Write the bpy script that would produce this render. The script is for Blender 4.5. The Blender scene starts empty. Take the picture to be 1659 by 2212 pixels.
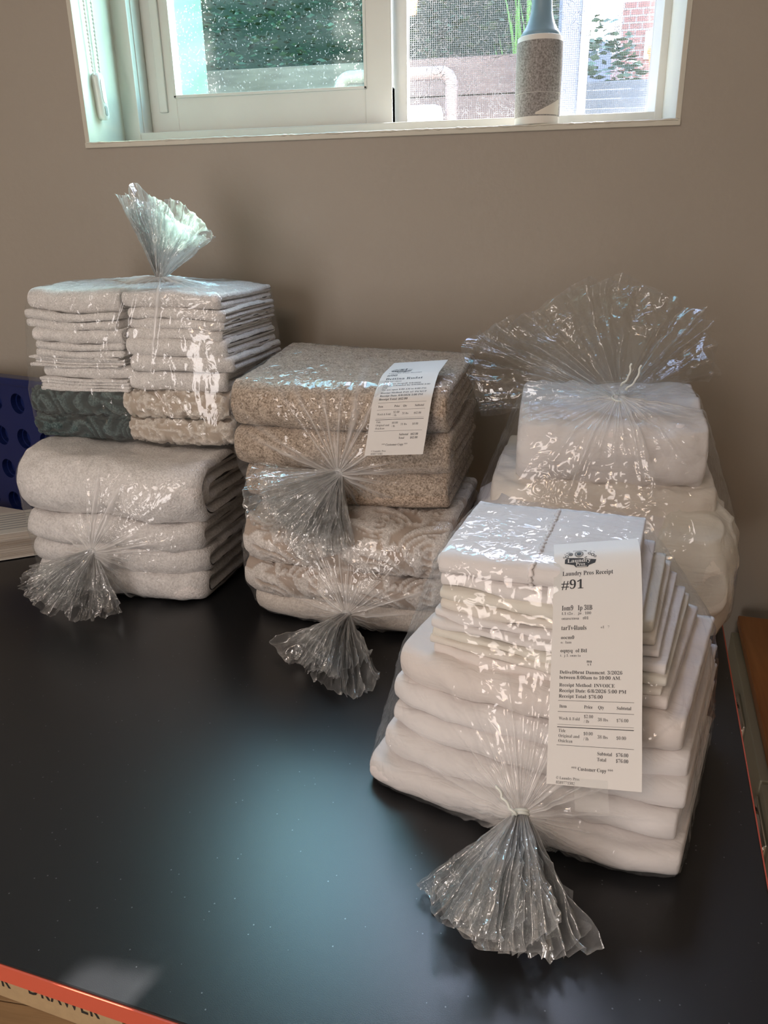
import bpy, bmesh, math, random
import numpy as np
from mathutils import Vector, Matrix
from mathutils.bvhtree import BVHTree

SC = bpy.context.scene
COL = SC.collection
# ------------------------------------------------------------------ camera
# table top is z = 0, window wall is the plane y = YW, the room lies at y < YW
YW = 1.32
FLOOR_Z = -0.74
cam_d = bpy.data.cameras.new('camera')
cam = bpy.data.objects.new('camera', cam_d)
COL.objects.link(cam)
_p, _r, _y = math.radians(20.3), math.radians(-1.1), math.radians(10.0)
_f = Vector((-math.sin(_y) * math.cos(_p), math.cos(_y) * math.cos(_p), -math.sin(_p)))
_rt = Vector((math.cos(_y), math.sin(_y), 0))
_up = _rt.cross(_f)
_R = _rt * math.cos(_r) + _up * math.sin(_r)
_U = -_rt * math.sin(_r) + _up * math.cos(_r)
M = Matrix((_R, _U, -_f)).transposed().to_4x4()
M.translation = Vector((0, 0, 0.5))
cam.matrix_world = M
cam_d.sensor_fit = 'VERTICAL'
cam_d.sensor_height = 36.0
cam_d.lens = 36.0 * 1650.0 / 2212.0
cam_d.clip_start = 0.02
SC.camera = cam

# ------------------------------------------------------------------ sky, sun, lamps, exposure
SC.view_settings.view_transform = 'Standard'
SC.view_settings.look = 'None'
SC.view_settings.exposure = 0.0
SC.view_settings.gamma = 1.0
SC.view_settings.use_curve_mapping = False
SC.cycles.max_bounces = 10
SC.cycles.diffuse_bounces = 4
SC.cycles.glossy_bounces = 3
SC.cycles.transmission_bounces = 4
SC.cycles.transparent_max_bounces = 40
SC.cycles.sample_clamp_indirect = 4.0
SC.cycles.use_denoising = True
SC.cycles.caustics_reflective = False
SC.cycles.caustics_refractive = False

SUN_DIR = Vector((-0.371, -1.0, -0.68)).normalized()     # the way the sunlight travels
SKY_STRENGTH = 4.2
SUN_STRENGTH = 85.0
world = bpy.data.worlds.new('sky')
SC.world = world
world.use_nodes = True
wn = world.node_tree
wn.nodes.clear()
wo = wn.nodes.new('ShaderNodeOutputWorld')
wb = wn.nodes.new('ShaderNodeBackground')
ws = wn.nodes.new('ShaderNodeTexSky')
ws.sky_type = 'NISHITA'
ws.sun_disc = False
ws.sun_elevation = math.asin(-SUN_DIR.z)
ws.sun_rotation = math.atan2(-SUN_DIR.x, -SUN_DIR.y)
wb.inputs['Strength'].default_value = SKY_STRENGTH
wn.links.new(ws.outputs[0], wb.inputs[0])
wn.links.new(wb.outputs[0], wo.inputs[0])

sun_d = bpy.data.lights.new('sun', 'SUN')
sun_d.energy = SUN_STRENGTH
sun_d.angle = math.radians(0.53)
sun_d.color = (1.0, 0.96, 0.9)
sun = bpy.data.objects.new('sun', sun_d)
COL.objects.link(sun)
sun.rotation_euler = SUN_DIR.to_track_quat('-Z', 'Y').to_euler()
sun.location = (1, 4, 3)

def area(name, loc, target, sx, sy, energy, color):
    d = bpy.data.lights.new(name, 'AREA')
    d.shape = 'RECTANGLE'
    d.size, d.size_y, d.energy, d.color = sx, sy, energy, color
    o = bpy.data.objects.new(name, d)
    COL.objects.link(o)
    o.location = loc
    o.rotation_euler = (Vector(target) - Vector(loc)).to_track_quat('-Z', 'Y').to_euler()
    return o
# the room's own ceiling lamp, behind the camera, and a sky portal in the window opening
area('ceiling_lamp', (-0.8, -1.1, 1.68), (-0.8, -1.1, 0), 1.3, 0.7, 21.0, (1.0, 0.88, 0.82))
area('room_fill_light', (-1.0, -2.16, 0.25), (-0.6, 0.0, 0.25), 0.9, 1.7, 44.0, (1.0, 0.92, 0.89))    # added frontal fill at the unseen wall behind the camera, no doorway there
area('warm_bulb', (-0.55, -0.95, 1.45), (0.0, 0.7, 0), 0.07, 0.07, 2.2, (1.0, 0.52, 0.2))
por = area('window_portal', (-0.25, YW + 0.27, 1.12), (-0.25, 0, 1.12), 0.95, 1.0, 1.0, (1, 1, 1))
por.data.cycles.is_portal = True

# ------------------------------------------------------------------ helpers
def mesh_obj(name, verts, faces, mat=None, parent=None, smooth=True, attr=None):
    me = bpy.data.meshes.new(name)
    verts = np.asarray(verts, dtype=np.float32)
    if isinstance(faces, np.ndarray):
        k = faces.shape[1]
        me.vertices.add(len(verts)); me.vertices.foreach_set('co', verts.ravel())
        me.loops.add(faces.size); me.loops.foreach_set('vertex_index', faces.ravel().astype(np.int32))
        me.polygons.add(len(faces))
        me.polygons.foreach_set('loop_start', np.arange(0, faces.size, k, dtype=np.int32))
        me.polygons.foreach_set('loop_total', np.full(len(faces), k, dtype=np.int32))
        me.update(calc_edges=True)
        me.validate()
    else:
        me.from_pydata(verts.tolist(), [], faces)
        me.update()
    if attr is not None:
        a = me.attributes.new('pile', 'FLOAT', 'POINT')
        a.data.foreach_set('value', np.asarray(attr, dtype=np.float32))
    if smooth and len(me.polygons):
        me.polygons.foreach_set('use_smooth', np.ones(len(me.polygons), dtype=bool))
    o = bpy.data.objects.new(name, me)
    COL.objects.link(o)
    if mat: me.materials.append(mat)
    if parent: o.parent = parent
    return o

def bm_obj(name, bm, mat=None, parent=None, smooth=False):
    me = bpy.data.meshes.new(name)
    bm.normal_update()
    bm.to_mesh(me); bm.free()
    if smooth: me.polygons.foreach_set('use_smooth', np.ones(len(me.polygons), dtype=bool))
    o = bpy.data.objects.new(name, me)
    COL.objects.link(o)
    if mat: me.materials.append(mat)
    if parent: o.parent = parent
    return o

def tag(o, label, cat, group=None, kind=None):
    o['label'] = label; o['category'] = cat
    if group: o['group'] = group
    if kind: o['kind'] = kind
    return o

def empty(name, loc=(0, 0, 0), rz=0.0):
    o = bpy.data.objects.new(name, None)
    COL.objects.link(o)
    o.location = loc; o.rotation_euler = (0, 0, rz)
    o.empty_display_size = 0.05
    return o

def add_box(bm, lo, hi, bevel=0.0, mtx=None):
    b = bmesh.new()
    bmesh.ops.create_cube(b, size=1.0)
    c = [(lo[i] + hi[i]) / 2 for i in range(3)]; s = [hi[i] - lo[i] for i in range(3)]
    for v in b.verts: v.co = Vector((c[i] + v.co[i] * s[i] for i in range(3)))
    if bevel > 0: bmesh.ops.bevel(b, geom=b.edges[:], offset=bevel, segments=2, affect='EDGES', profile=0.6)
    if mtx is not None: bmesh.ops.transform(b, matrix=mtx, verts=b.verts[:])
    me = bpy.data.meshes.new('t'); b.to_mesh(me); b.free()
    bm.from_mesh(me); bpy.data.meshes.remove(me)

def box_obj(name, lo, hi, mat, parent=None, bevel=0.0, smooth=False):
    bm = bmesh.new(); add_box(bm, lo, hi, bevel)
    return bm_obj(name, bm, mat, parent, smooth)

def tube(bm, pts, r, n=8, closed=False):
    pts = [Vector(p) for p in pts]
    rings = []
    N = len(pts)
    prev = None
    for i, p in enumerate(pts):
        a = pts[i - 1] if (i > 0 or closed) else pts[0]
        b = pts[(i + 1) % N] if (i < N - 1 or closed) else pts[-1]
        t = (b - a).normalized()
        ref = prev if prev is not None else (Vector((0, 0, 1)) if abs(t.z) < 0.9 else Vector((1, 0, 0)))
        x = (ref - t * ref.dot(t)).normalized(); prev = x
        y = t.cross(x)
        rr = r[i] if hasattr(r, '__len__') else r
        rings.append([bm.verts.new(p + (x * math.cos(2 * math.pi * k / n) + y * math.sin(2 * math.pi * k / n)) * rr) for k in range(n)])
    for i in range(N if closed else N - 1):
        A, B = rings[i], rings[(i + 1) % N]
        for k in range(n): bm.faces.new((A[k], A[(k + 1) % n], B[(k + 1) % n], B[k]))
    if not closed:
        bm.faces.new(rings[0][::-1]); bm.faces.new(rings[-1])

def lathe(bm, prof, n=48, cx=0, cy=0, cap=True):
    rings = []
    for r, z in prof:
        rings.append([bm.verts.new((cx + r * math.cos(2 * math.pi * k / n), cy + r * math.sin(2 * math.pi * k / n), z)) for k in range(n)])
    for A, B in zip(rings, rings[1:]):
        for k in range(n): bm.faces.new((A[k], A[(k + 1) % n], B[(k + 1) % n], B[k]))
    if cap:
        bm.faces.new(rings[0][::-1]); bm.faces.new(rings[-1])

# vectorised value noise
def _hash(ix, iy, iz, seed):
    h = (ix.astype(np.int64) * 374761393 + iy.astype(np.int64) * 668265263 + iz.astype(np.int64) * 2147483647 + seed * 974634777) & 0xffffffff
    h = ((h ^ (h >> 13)) * 1274126177) & 0xffffffff
    h = (h ^ (h >> 16)) & 0xffffffff
    h = (h * 2246822519) & 0xffffffff
    h = h ^ (h >> 15)
    return (h & 0xffffff) / float(0xffffff) * 2 - 1

def vnoise(P, seed=0):
    P = np.asarray(P, dtype=np.float64)
    I = np.floor(P).astype(np.int64); F = P - I
    F = F * F * F * (F * (F * 6 - 15) + 10)
    out = 0
    for dx in (0, 1):
        for dy in (0, 1):
            for dz in (0, 1):
                w = (F[:, 0] if dx else 1 - F[:, 0]) * (F[:, 1] if dy else 1 - F[:, 1]) * (F[:, 2] if dz else 1 - F[:, 2])
                out = out + w * _hash(I[:, 0] + dx, I[:, 1] + dy, I[:, 2] + dz, seed)
    return out

def fbm(P, seed=0, octaves=3):
    o = 0; a = 1.0; P = np.asarray(P, float)
    for k in range(octaves):
        o = o + a * vnoise(P * 2 ** k, seed + k * 17); a *= 0.5
    return o

def smoothstep(a, b, x):
    t = np.clip((x - a) / (b - a), 0, 1); return t * t * (3 - 2 * t)

def grid_faces(nu, nv, wrap_u=False, wrap_v=False):
    iu = np.arange(nu if wrap_u else nu - 1); iv = np.arange(nv if wrap_v else nv - 1)
    a, b = np.meshgrid(iu, iv, indexing='ij'); a = a.ravel(); b = b.ravel()
    a1 = (a + 1) % nu; b1 = (b + 1) % nv
    return np.stack([a * nv + b, a * nv + b1, a1 * nv + b1, a1 * nv + b], 1)

def grid_normals(V, nu, nv, wrap_v=False):
    G = V.reshape(nu, nv, 3)
    du = np.gradient(G, axis=0)
    if wrap_v: dv = (np.roll(G, -1, 1) - np.roll(G, 1, 1)) / 2
    else: dv = np.gradient(G, axis=1)
    n = np.cross(dv, du); l = np.linalg.norm(n, axis=2, keepdims=True)
    return (n / np.maximum(l, 1e-12)).reshape(-1, 3)

# ------------------------------------------------------------------ materials
def new_mat(name):
    m = bpy.data.materials.new(name); m.use_nodes = True
    nt = m.node_tree
    return m, nt, nt.nodes['Principled BSDF'], nt.nodes['Material Output']

def N(nt, typ, **kw):
    n = nt.nodes.new(typ)
    for k, v in kw.items(): setattr(n, k, v)
    return n

def ramp(nt, stops):
    r = N(nt, 'ShaderNodeValToRGB')
    el = r.color_ramp.elements
    while len(el) < len(stops): el.new(0.5)
    for e, (p, c) in zip(el, stops):
        e.position = p; e.color = (*c, 1) if len(c) == 3 else c
    return r

def plain(name, col, rough=0.5, metal=0.0, spec=0.5, noise=None, bump=None, sheen=0.0):
    m, nt, bs, out = new_mat(name)
    bs.inputs['Base Color'].default_value = (*col, 1)
    bs.inputs['Roughness'].default_value = rough
    bs.inputs['Metallic'].default_value = metal
    bs.inputs['Specular IOR Level'].default_value = spec
    if sheen: bs.inputs['Sheen Weight'].default_value = sheen
    tc = N(nt, 'ShaderNodeTexCoord')
    if noise:
        sc, amt = noise
        n = N(nt, 'ShaderNodeTexNoise'); n.inputs['Scale'].default_value = sc; n.inputs['Detail'].default_value = 4
        nt.links.new(tc.outputs['Object'], n.inputs['Vector'])
        r = ramp(nt, [(0.25, [c * (1 - amt) for c in col]), (0.75, [min(1, c * (1 + amt)) for c in col])])
        nt.links.new(n.outputs['Fac'], r.inputs[0]); nt.links.new(r.outputs[0], bs.inputs['Base Color'])
    if bump:
        sc, dist = bump
        n = N(nt, 'ShaderNodeTexNoise'); n.inputs['Scale'].default_value = sc; n.inputs['Detail'].default_value = 3
        nt.links.new(tc.outputs['Object'], n.inputs['Vector'])
        b = N(nt, 'ShaderNodeBump'); b.inputs['Distance'].default_value = dist; b.inputs['Strength'].default_value = 1.0
        nt.links.new(n.outputs['Fac'], b.inputs['Height']); nt.links.new(b.outputs[0], bs.inputs['Normal'])
    return m

def terry(name, c1, c2, scale=420.0, dist=0.0012, pile=None):
    """looped towelling: c1 in the hollows, c2 on the loops; pile = (flat colour, raised colour)"""
    m, nt, bs, out = new_mat(name)
    bs.inputs['Roughness'].default_value = 0.95
    bs.inputs['Specular IOR Level'].default_value = 0.1
    bs.inputs['Sheen Weight'].default_value = 0.15
    tc = N(nt, 'ShaderNodeTexCoord')
    n1 = N(nt, 'ShaderNodeTexNoise'); n1.inputs['Scale'].default_value = scale; n1.inputs['Detail'].default_value = 2; n1.inputs['Distortion'].default_value = 0.6
    n2 = N(nt, 'ShaderNodeTexNoise'); n2.inputs['Scale'].default_value = scale * 0.22; n2.inputs['Detail'].default_value = 2
    nt.links.new(tc.outputs['Object'], n1.inputs['Vector']); nt.links.new(tc.outputs['Object'], n2.inputs['Vector'])
    mx = N(nt, 'ShaderNodeMath', operation='MULTIPLY_ADD')
    nt.links.new(n2.outputs['Fac'], mx.inputs[0]); mx.inputs[1].default_value = 0.35
    nt.links.new(n1.outputs['Fac'], mx.inputs[2])
    r = ramp(nt, [(0.48, c1), (0.82, c2)])
    nt.links.new(mx.outputs[0], r.inputs[0])
    colout = r.outputs[0]
    b = N(nt, 'ShaderNodeBump'); b.inputs['Distance'].default_value = dist; b.inputs['Strength'].default_value = 0.9
    nt.links.new(mx.outputs[0], b.inputs['Height'])
    if pile:
        at = N(nt, 'ShaderNodeAttribute'); at.attribute_name = 'pile'
        mm = N(nt, 'ShaderNodeMix', data_type='RGBA')
        nt.links.new(at.outputs['Fac'], mm.inputs[0])
        mm.inputs[6].default_value = (*pile, 1)
        nt.links.new(colout, mm.inputs[7]); colout = mm.outputs[2]
        nt.links.new(at.outputs['Fac'], b.inputs['Strength'])
    nt.links.new(colout, bs.inputs['Base Color'])
    nt.links.new(b.outputs[0], bs.inputs['Normal'])
    return m

def sheet(name, col):
    m, nt, bs, out = new_mat(name)
    bs.inputs['Base Color'].default_value = (*col, 1)
    bs.inputs['Roughness'].default_value = 0.8
    bs.inputs['Specular IOR Level'].default_value = 0.2
    bs.inputs['Sheen Weight'].default_value = 0.1
    tc = N(nt, 'ShaderNodeTexCoord')
    mp = N(nt, 'ShaderNodeMapping'); mp.inputs['Scale'].default_value = (14, 40, 40)
    nt.links.new(tc.outputs['Object'], mp.inputs[0])
    n1 = N(nt, 'ShaderNodeTexNoise'); n1.inputs['Scale'].default_value = 1.6; n1.inputs['Detail'].default_value = 4; n1.inputs['Distortion'].default_value = 1.2
    nt.links.new(mp.outputs[0], n1.inputs['Vector'])
    b = N(nt, 'ShaderNodeBump'); b.inputs['Distance'].default_value = 0.004; b.inputs['Strength'].default_value = 0.45
    nt.links.new(n1.outputs['Fac'], b.inputs['Height']); nt.links.new(b.outputs[0], bs.inputs['Normal'])
    return m

def film(name, haze, gloss_rough, bump_scale=40.0, bump_dist=0.006, gather=0.58, f0=0.06, tint=(0.97, 0.98, 0.98), haze_col=(0.93, 0.93, 0.93)):
    """thin clear polythene: see-through, mirror-like where it turns edge-on, a little milky"""
    m, nt, bs, out = new_mat(name)
    nt.nodes.remove(bs)
    tr = N(nt, 'ShaderNodeBsdfTransparent'); tr.inputs[0].default_value = (*tint, 1)
    gl = N(nt, 'ShaderNodeBsdfAnisotropic' if False else 'ShaderNodeBsdfGlossy'); gl.inputs['Roughness'].default_value = gloss_rough
    gl.inputs[0].default_value = (1, 1, 1, 1)
    df = N(nt, 'ShaderNodeBsdfDiffuse'); df.inputs[0].default_value = (*haze_col, 1)
    tl = N(nt, 'ShaderNodeBsdfTranslucent'); tl.inputs[0].default_value = (*haze_col, 1)
    dt = N(nt, 'ShaderNodeMixShader'); dt.inputs[0].default_value = 0.38
    nt.links.new(df.outputs[0], dt.inputs[1]); nt.links.new(tl.outputs[0], dt.inputs[2])
    m1 = N(nt, 'ShaderNodeMixShader'); m1.inputs[0].default_value = haze
    nt.links.new(tr.outputs[0], m1.inputs[1]); nt.links.new(dt.outputs[0], m1.inputs[2])
    at = N(nt, 'ShaderNodeAttribute'); at.attribute_name = 'pile'        # how many plies are gathered here
    hz = N(nt, 'ShaderNodeMath', operation='MULTIPLY_ADD', use_clamp=True); nt.links.new(at.outputs['Fac'], hz.inputs[0]); hz.inputs[1].default_value = gather; hz.inputs[2].default_value = haze
    nt.links.new(hz.outputs[0], m1.inputs[0])
    tc = N(nt, 'ShaderNodeTexCoord')
    n1 = N(nt, 'ShaderNodeTexNoise'); n1.inputs['Scale'].default_value = bump_scale; n1.inputs['Detail'].default_value = 1.5; n1.inputs['Distortion'].default_value = 1.6
    nt.links.new(tc.outputs['Object'], n1.inputs['Vector'])
    rg1 = N(nt, 'ShaderNodeMath', operation='SUBTRACT'); nt.links.new(n1.outputs['Fac'], rg1.inputs[0]); rg1.inputs[1].default_value = 0.5
    rg2 = N(nt, 'ShaderNodeMath', operation='ABSOLUTE'); nt.links.new(rg1.outputs[0], rg2.inputs[0])
    nm = N(nt, 'ShaderNodeTexNoise'); nm.inputs['Scale'].default_value = 11.0; nm.inputs['Detail'].default_value = 1
    nt.links.new(tc.outputs['Object'], nm.inputs['Vector'])
    mk = N(nt, 'ShaderNodeMapRange'); mk.inputs['From Min'].default_value = 0.42; mk.inputs['From Max'].default_value = 0.68; nt.links.new(nm.outputs['Fac'], mk.inputs['Value']); mk.inputs['To Min'].default_value = 0.12
    ad = N(nt, 'ShaderNodeMath', operation='MULTIPLY'); nt.links.new(rg2.outputs[0], ad.inputs[0]); nt.links.new(mk.outputs[0], ad.inputs[1])
    b = N(nt, 'ShaderNodeBump'); b.inputs['Distance'].default_value = bump_dist; b.inputs['Strength'].default_value = 1.0
    nt.links.new(ad.outputs[0], b.inputs['Height'])
    nt.links.new(b.outputs[0], gl.inputs['Normal'])
    lw = N(nt, 'ShaderNodeLayerWeight'); lw.inputs['Blend'].default_value = 0.3
    nt.links.new(b.outputs[0], lw.inputs['Normal'])
    mr = N(nt, 'ShaderNodeMapRange'); mr.inputs['From Min'].default_value = 0; mr.inputs['From Max'].default_value = 1
    mr.inputs['To Min'].default_value = f0; mr.inputs['To Max'].default_value = 0.42
    pw = N(nt, 'ShaderNodeMath', operation='POWER'); pw.inputs[1].default_value = 2.6
    nt.links.new(lw.outputs['Facing'], pw.inputs[0]); nt.links.new(pw.outputs[0], mr.inputs['Value'])
    m2 = N(nt, 'ShaderNodeMixShader')
    nt.links.new(mr.outputs[0], m2.inputs[0]); nt.links.new(m1.outputs[0], m2.inputs[1]); nt.links.new(gl.outputs[0], m2.inputs[2])
    nt.links.new(m2.outputs[0], out.inputs['Surface'])
    return m

MAT = {}
MAT['wall'] = plain('taupe_paint', (0.335, 0.298, 0.25), 0.5, spec=0.35, noise=(3, 0.04), bump=(90, 0.0004))
MAT['room'] = plain('pale_paint', (0.42, 0.37, 0.31), 0.8, bump=(90, 0.0004))
MAT['ceiling'] = plain('ceiling_paint', (0.7, 0.68, 0.64), 0.9, bump=(60, 0.0006))
MAT['vinyl'] = plain('white_vinyl', (0.62, 0.62, 0.58), 0.4, noise=(9, 0.04))
MAT['sill_paint'] = plain('sill_paint', (0.56, 0.54, 0.46), 0.5, noise=(14, 0.07), bump=(40, 0.0005))
MAT['white_plastic'] = plain('white_plastic', (0.8, 0.8, 0.77), 0.35)
MAT['white_terry'] = terry('white_terry', (0.6, 0.57, 0.555), (0.87, 0.84, 0.825), 520, 0.0016)
MAT['white_plush'] = terry('white_plush', (0.64, 0.605, 0.59), (0.86, 0.825, 0.81), 340, 0.0016)
MAT['beige_terry'] = terry('beige_terry', (0.2, 0.145, 0.1), (0.62, 0.5, 0.4), 420, 0.0018)
MAT['teal_terry'] = terry('teal_terry', (0.03, 0.05, 0.052), (0.12, 0.17, 0.17), 420, 0.0014, pile=(0.022, 0.035, 0.037))
MAT['cream_terry'] = terry('cream_terry', (0.54, 0.47, 0.41), (0.8, 0.74, 0.67), 420, 0.0016, pile=(0.46, 0.38, 0.31))
MAT['scroll_terry'] = terry('scroll_terry', (0.54, 0.48, 0.44), (0.82, 0.76, 0.72), 420, 0.0016, pile=(0.43, 0.34, 0.28))
MAT['plain_cream'] = terry('plain_cream', (0.56, 0.49, 0.44), (0.75, 0.68, 0.62), 420, 0.001)
MAT['sheet_white'] = sheet('sheet_white', (0.78, 0.74, 0.735))
MAT['sheet_cream'] = sheet('sheet_cream', (0.77, 0.71, 0.65))
MAT['sheet_pink'] = sheet('sheet_pink', (0.76, 0.69, 0.66))
MAT['sheet_ivory'] = sheet('sheet_ivory', (0.77, 0.73, 0.66))
MAT['film'] = film('bag_film', 0.045, 0.08, f0=0.05)
MAT['film_neck'] = film('bag_film_gathered', 0.14, 0.07, 45, 0.008, 0.55, 0.19)
MAT['film_wide'] = film('bag_film_wide', 0.008, 0.07, 40, 0.008, 0.16, 0.06)
MAT['film_knot'] = film('bag_film_knotted', 0.45, 0.2)
MAT['paper'] = plain('receipt_paper', (0.68, 0.665, 0.645), 0.6, spec=0.2)
MAT['ink'] = plain('receipt_ink', (0.035, 0.035, 0.04), 0.6)
MAT['tape'] = film('clear_tape', 0.12, 0.2, 30, 0.0005)
MAT['tie'] = plain('tie_plastic', (0.72, 0.75, 0.7), 0.4)
MAT['chrome'] = plain('chrome', (0.7, 0.68, 0.64), 0.2, metal=1.0)
MAT['red_edge'] = plain('red_edge_band', (0.52, 0.085, 0.045), 0.45)

def table_mat():
    m, nt, bs, out = new_mat('black_laminate')
    bs.inputs['Base Color'].default_value = (0.0095, 0.0098, 0.011, 1)
    bs.inputs['Roughness'].default_value = 0.29
    bs.inputs['Specular IOR Level'].default_value = 0.5
    tc = N(nt, 'ShaderNodeTexCoord')
    n = N(nt, 'ShaderNodeTexNoise'); n.inputs['Scale'].default_value = 1700; n.inputs['Detail'].default_value = 2
    nt.links.new(tc.outputs['Object'], n.inputs['Vector'])
    b = N(nt, 'ShaderNodeBump'); b.inputs['Distance'].default_value = 0.0001; b.inputs['Strength'].default_value = 0.5
    nt.links.new(n.outputs['Fac'], b.inputs['Height']); nt.links.new(b.outputs[0], bs.inputs['Normal'])
    # specks of dust
    v = N(nt, 'ShaderNodeTexVoronoi'); v.inputs['Scale'].default_value = 230
    nt.links.new(tc.outputs['Object'], v.inputs['Vector'])
    sp = N(nt, 'ShaderNodeSeparateColor'); nt.links.new(v.outputs['Color'], sp.inputs[0])
    lt = N(nt, 'ShaderNodeMath', operation='LESS_THAN'); nt.links.new(v.outputs['Distance'], lt.inputs[0]); lt.inputs[1].default_value = 0.14
    gt = N(nt, 'ShaderNodeMath', operation='GREATER_THAN'); nt.links.new(sp.outputs[0], gt.inputs[0]); gt.inputs[1].default_value = 0.93
    ml = N(nt, 'ShaderNodeMath', operation='MULTIPLY'); nt.links.new(lt.outputs[0], ml.inputs[0]); nt.links.new(gt.outputs[0], ml.inputs[1])
    mx = N(nt, 'ShaderNodeMix', data_type='RGBA'); nt.links.new(ml.outputs[0], mx.inputs[0])
    mx.inputs[6].default_value = (0.0095, 0.0098, 0.011, 1); mx.inputs[7].default_value = (0.12, 0.12, 0.13, 1)
    nt.links.new(mx.outputs[2], bs.inputs['Base Color'])
    return m
MAT['table'] = table_mat()

def wood_mat(name, a, b_, scale=(2, 30, 30), rough=0.45):
    m, nt, bs, out = new_mat(name)
    tc = N(nt, 'ShaderNodeTexCoord'); mp = N(nt, 'ShaderNodeMapping'); mp.inputs['Scale'].default_value = scale
    nt.links.new(tc.outputs['Object'], mp.inputs[0])
    n = N(nt, 'ShaderNodeTexNoise'); n.inputs['Scale'].default_value = 1.5; n.inputs['Detail'].default_value = 6; n.inputs['Distortion'].default_value = 0.6
    nt.links.new(mp.outputs[0], n.inputs['Vector'])
    r = ramp(nt, [(0.3, a), (0.7, b_)])
    nt.links.new(n.outputs['Fac'], r.inputs[0]); nt.links.new(r.outputs[0], bs.inputs['Base Color'])
    bs.inputs['Roughness'].default_value = rough
    return m
MAT['oak'] = wood_mat('orange_oak', (0.24, 0.09, 0.025), (0.42, 0.18, 0.06), (30, 2, 30))
MAT['floor'] = wood_mat('floor_wood', (0.27, 0.17, 0.085), (0.42, 0.28, 0.15), (2.5, 40, 40), 0.5)
MAT['card'] = plain('cardboard', (0.5, 0.36, 0.2), 0.85, noise=(60, 0.06))

# ------------------------------------------------------------------ room shell
XL, XR, YB, ZC = -1.75, 1.25, -2.2, 1.72
WX0, WX1, WZ0, WZ1 = -0.727, 0.221, 0.643, 1.56        # window opening in the plaster
def structure(o): o['kind'] = 'structure'; return o
bm = bmesh.new()
WT = 0.26
add_box(bm, (XL - 0.1, YW, FLOOR_Z), (WX0, YW + WT, ZC))
add_box(bm, (WX1, YW, FLOOR_Z), (XR + 0.1, YW + WT, ZC))
add_box(bm, (WX0, YW, FLOOR_Z), (WX1, YW + WT, WZ0))
add_box(bm, (WX0, YW, WZ1), (WX1, YW + WT, ZC))
structure(bm_obj('wall_back', bm, MAT['wall']))
structure(box_obj('wall_left', (XL - 0.1, YB, FLOOR_Z), (XL, YW, ZC), MAT['room']))
structure(box_obj('wall_right', (XR, YB, FLOOR_Z), (XR + 0.1, YW, ZC), MAT['room']))
structure(box_obj('wall_front', (XL - 0.1, YB - 0.1, FLOOR_Z), (XR + 0.1, YB, ZC), MAT['room']))
structure(box_obj('ceiling', (XL - 0.1, YB - 0.1, ZC), (XR + 0.1, YW + WT, ZC + 0.08), MAT['ceiling']))
fl = structure(box_obj('floor', (XL - 0.1, YB - 0.1, FLOOR_Z - 0.06), (XR + 0.1, YW + WT, FLOOR_Z - 0.012), plain('floor_base', (0.1, 0.07, 0.04), 0.8)))
plank_me = None
rng = random.Random(4)
for row in range(14):                                        # floor boards, each its own piece
    y0 = -0.45 + row * 0.127
    x = XL + rng.uniform(-0.6, 0.0)
    while x < 0.3:
        L = 0.9
        x0, x1 = max(x, XL), min(x + L, XR)
        if x1 - x0 > 0.05:
            if plank_me is None:
                pl = box_obj('floor_board', (0, 0, -0.012), (1, 0.1245, 0), MAT['floor'], fl, bevel=0.0008)
                plank_me = pl.data
            else:
                pl = bpy.data.objects.new('floor_board', plank_me); COL.objects.link(pl); pl.parent = fl
            pl.location = (x0, y0, FLOOR_Z); pl.scale = (x1 - x0 - 0.002, 1, 1)
        x += L

# painted plaster returns of the window recess (thin skins over the wall) and the sill
bm = bmesh.new()
add_box(bm, (WX0 - 0.004, YW - 0.0015, WZ0), (WX0 + 0.004, YW + 0.14, WZ1), 0.001)
add_box(bm, (WX1 - 0.004, YW - 0.0015, WZ0), (WX1 + 0.004, YW + 0.14, WZ1), 0.001)
add_box(bm, (WX0, YW - 0.0015, WZ1 - 0.004), (WX1, YW + 0.14, WZ1 + 0.004), 0.001)
structure(bm_obj('trim_1', bm, MAT['sill_paint']))
bm = bmesh.new()
add_box(bm, (WX0 - 0.004, YW - 0.004, WZ0 - 0.006), (WX1 + 0.004, YW + 0.14, WZ0 + 0.003), 0.0015)
r_ = random.Random(2)
tube(bm, [(WX0 + (WX1 - WX0) * k / 160, YW - 0.0035, WZ0 + 0.0012 + 0.0009 * r_.random()) for k in range(161)], [r_.uniform(0.0008, 0.0022) for k in range(161)], 6)   # ragged paint ridge
structure(bm_obj('trim_2', bm, MAT['sill_paint']))

# ------------------------------------------------------------------ window
win = empty('window_1', (0, 0, 0)); structure(win)
FY = 1.45                                                    # inner face of the vinyl frame
bm = bmesh.new()
add_box(bm, (WX0, FY, WZ0), (WX0 + 0.034, FY + 0.018, WZ1), 0.0015)              # left jamb face
add_box(bm, (WX0, FY + 0.015, WZ0), (WX0 + 0.036, FY + 0.11, WZ1), 0.0015)       # its track side
add_box(bm, (WX1 - 0.016, FY, WZ0), (WX1, FY + 0.11, WZ1), 0.0015)               # right jamb
add_box(bm, (WX0 + 0.03, FY + 0.0012, WZ0 + 0.001), (WX1 - 0.012, FY + 0.014, WZ0 + 0.03), 0.002)
add_box(bm, (WX0 + 0.031, FY + 0.01, WZ0 + 0.002), (WX1 - 0.013, FY + 0.108, WZ0 + 0.024), 0.0015)
add_box(bm, (WX0, FY, WZ1 - 0.03), (WX1, FY + 0.11, WZ1), 0.0015)
bm_obj('window_frame', bm, MAT['vinyl'], win)
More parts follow.
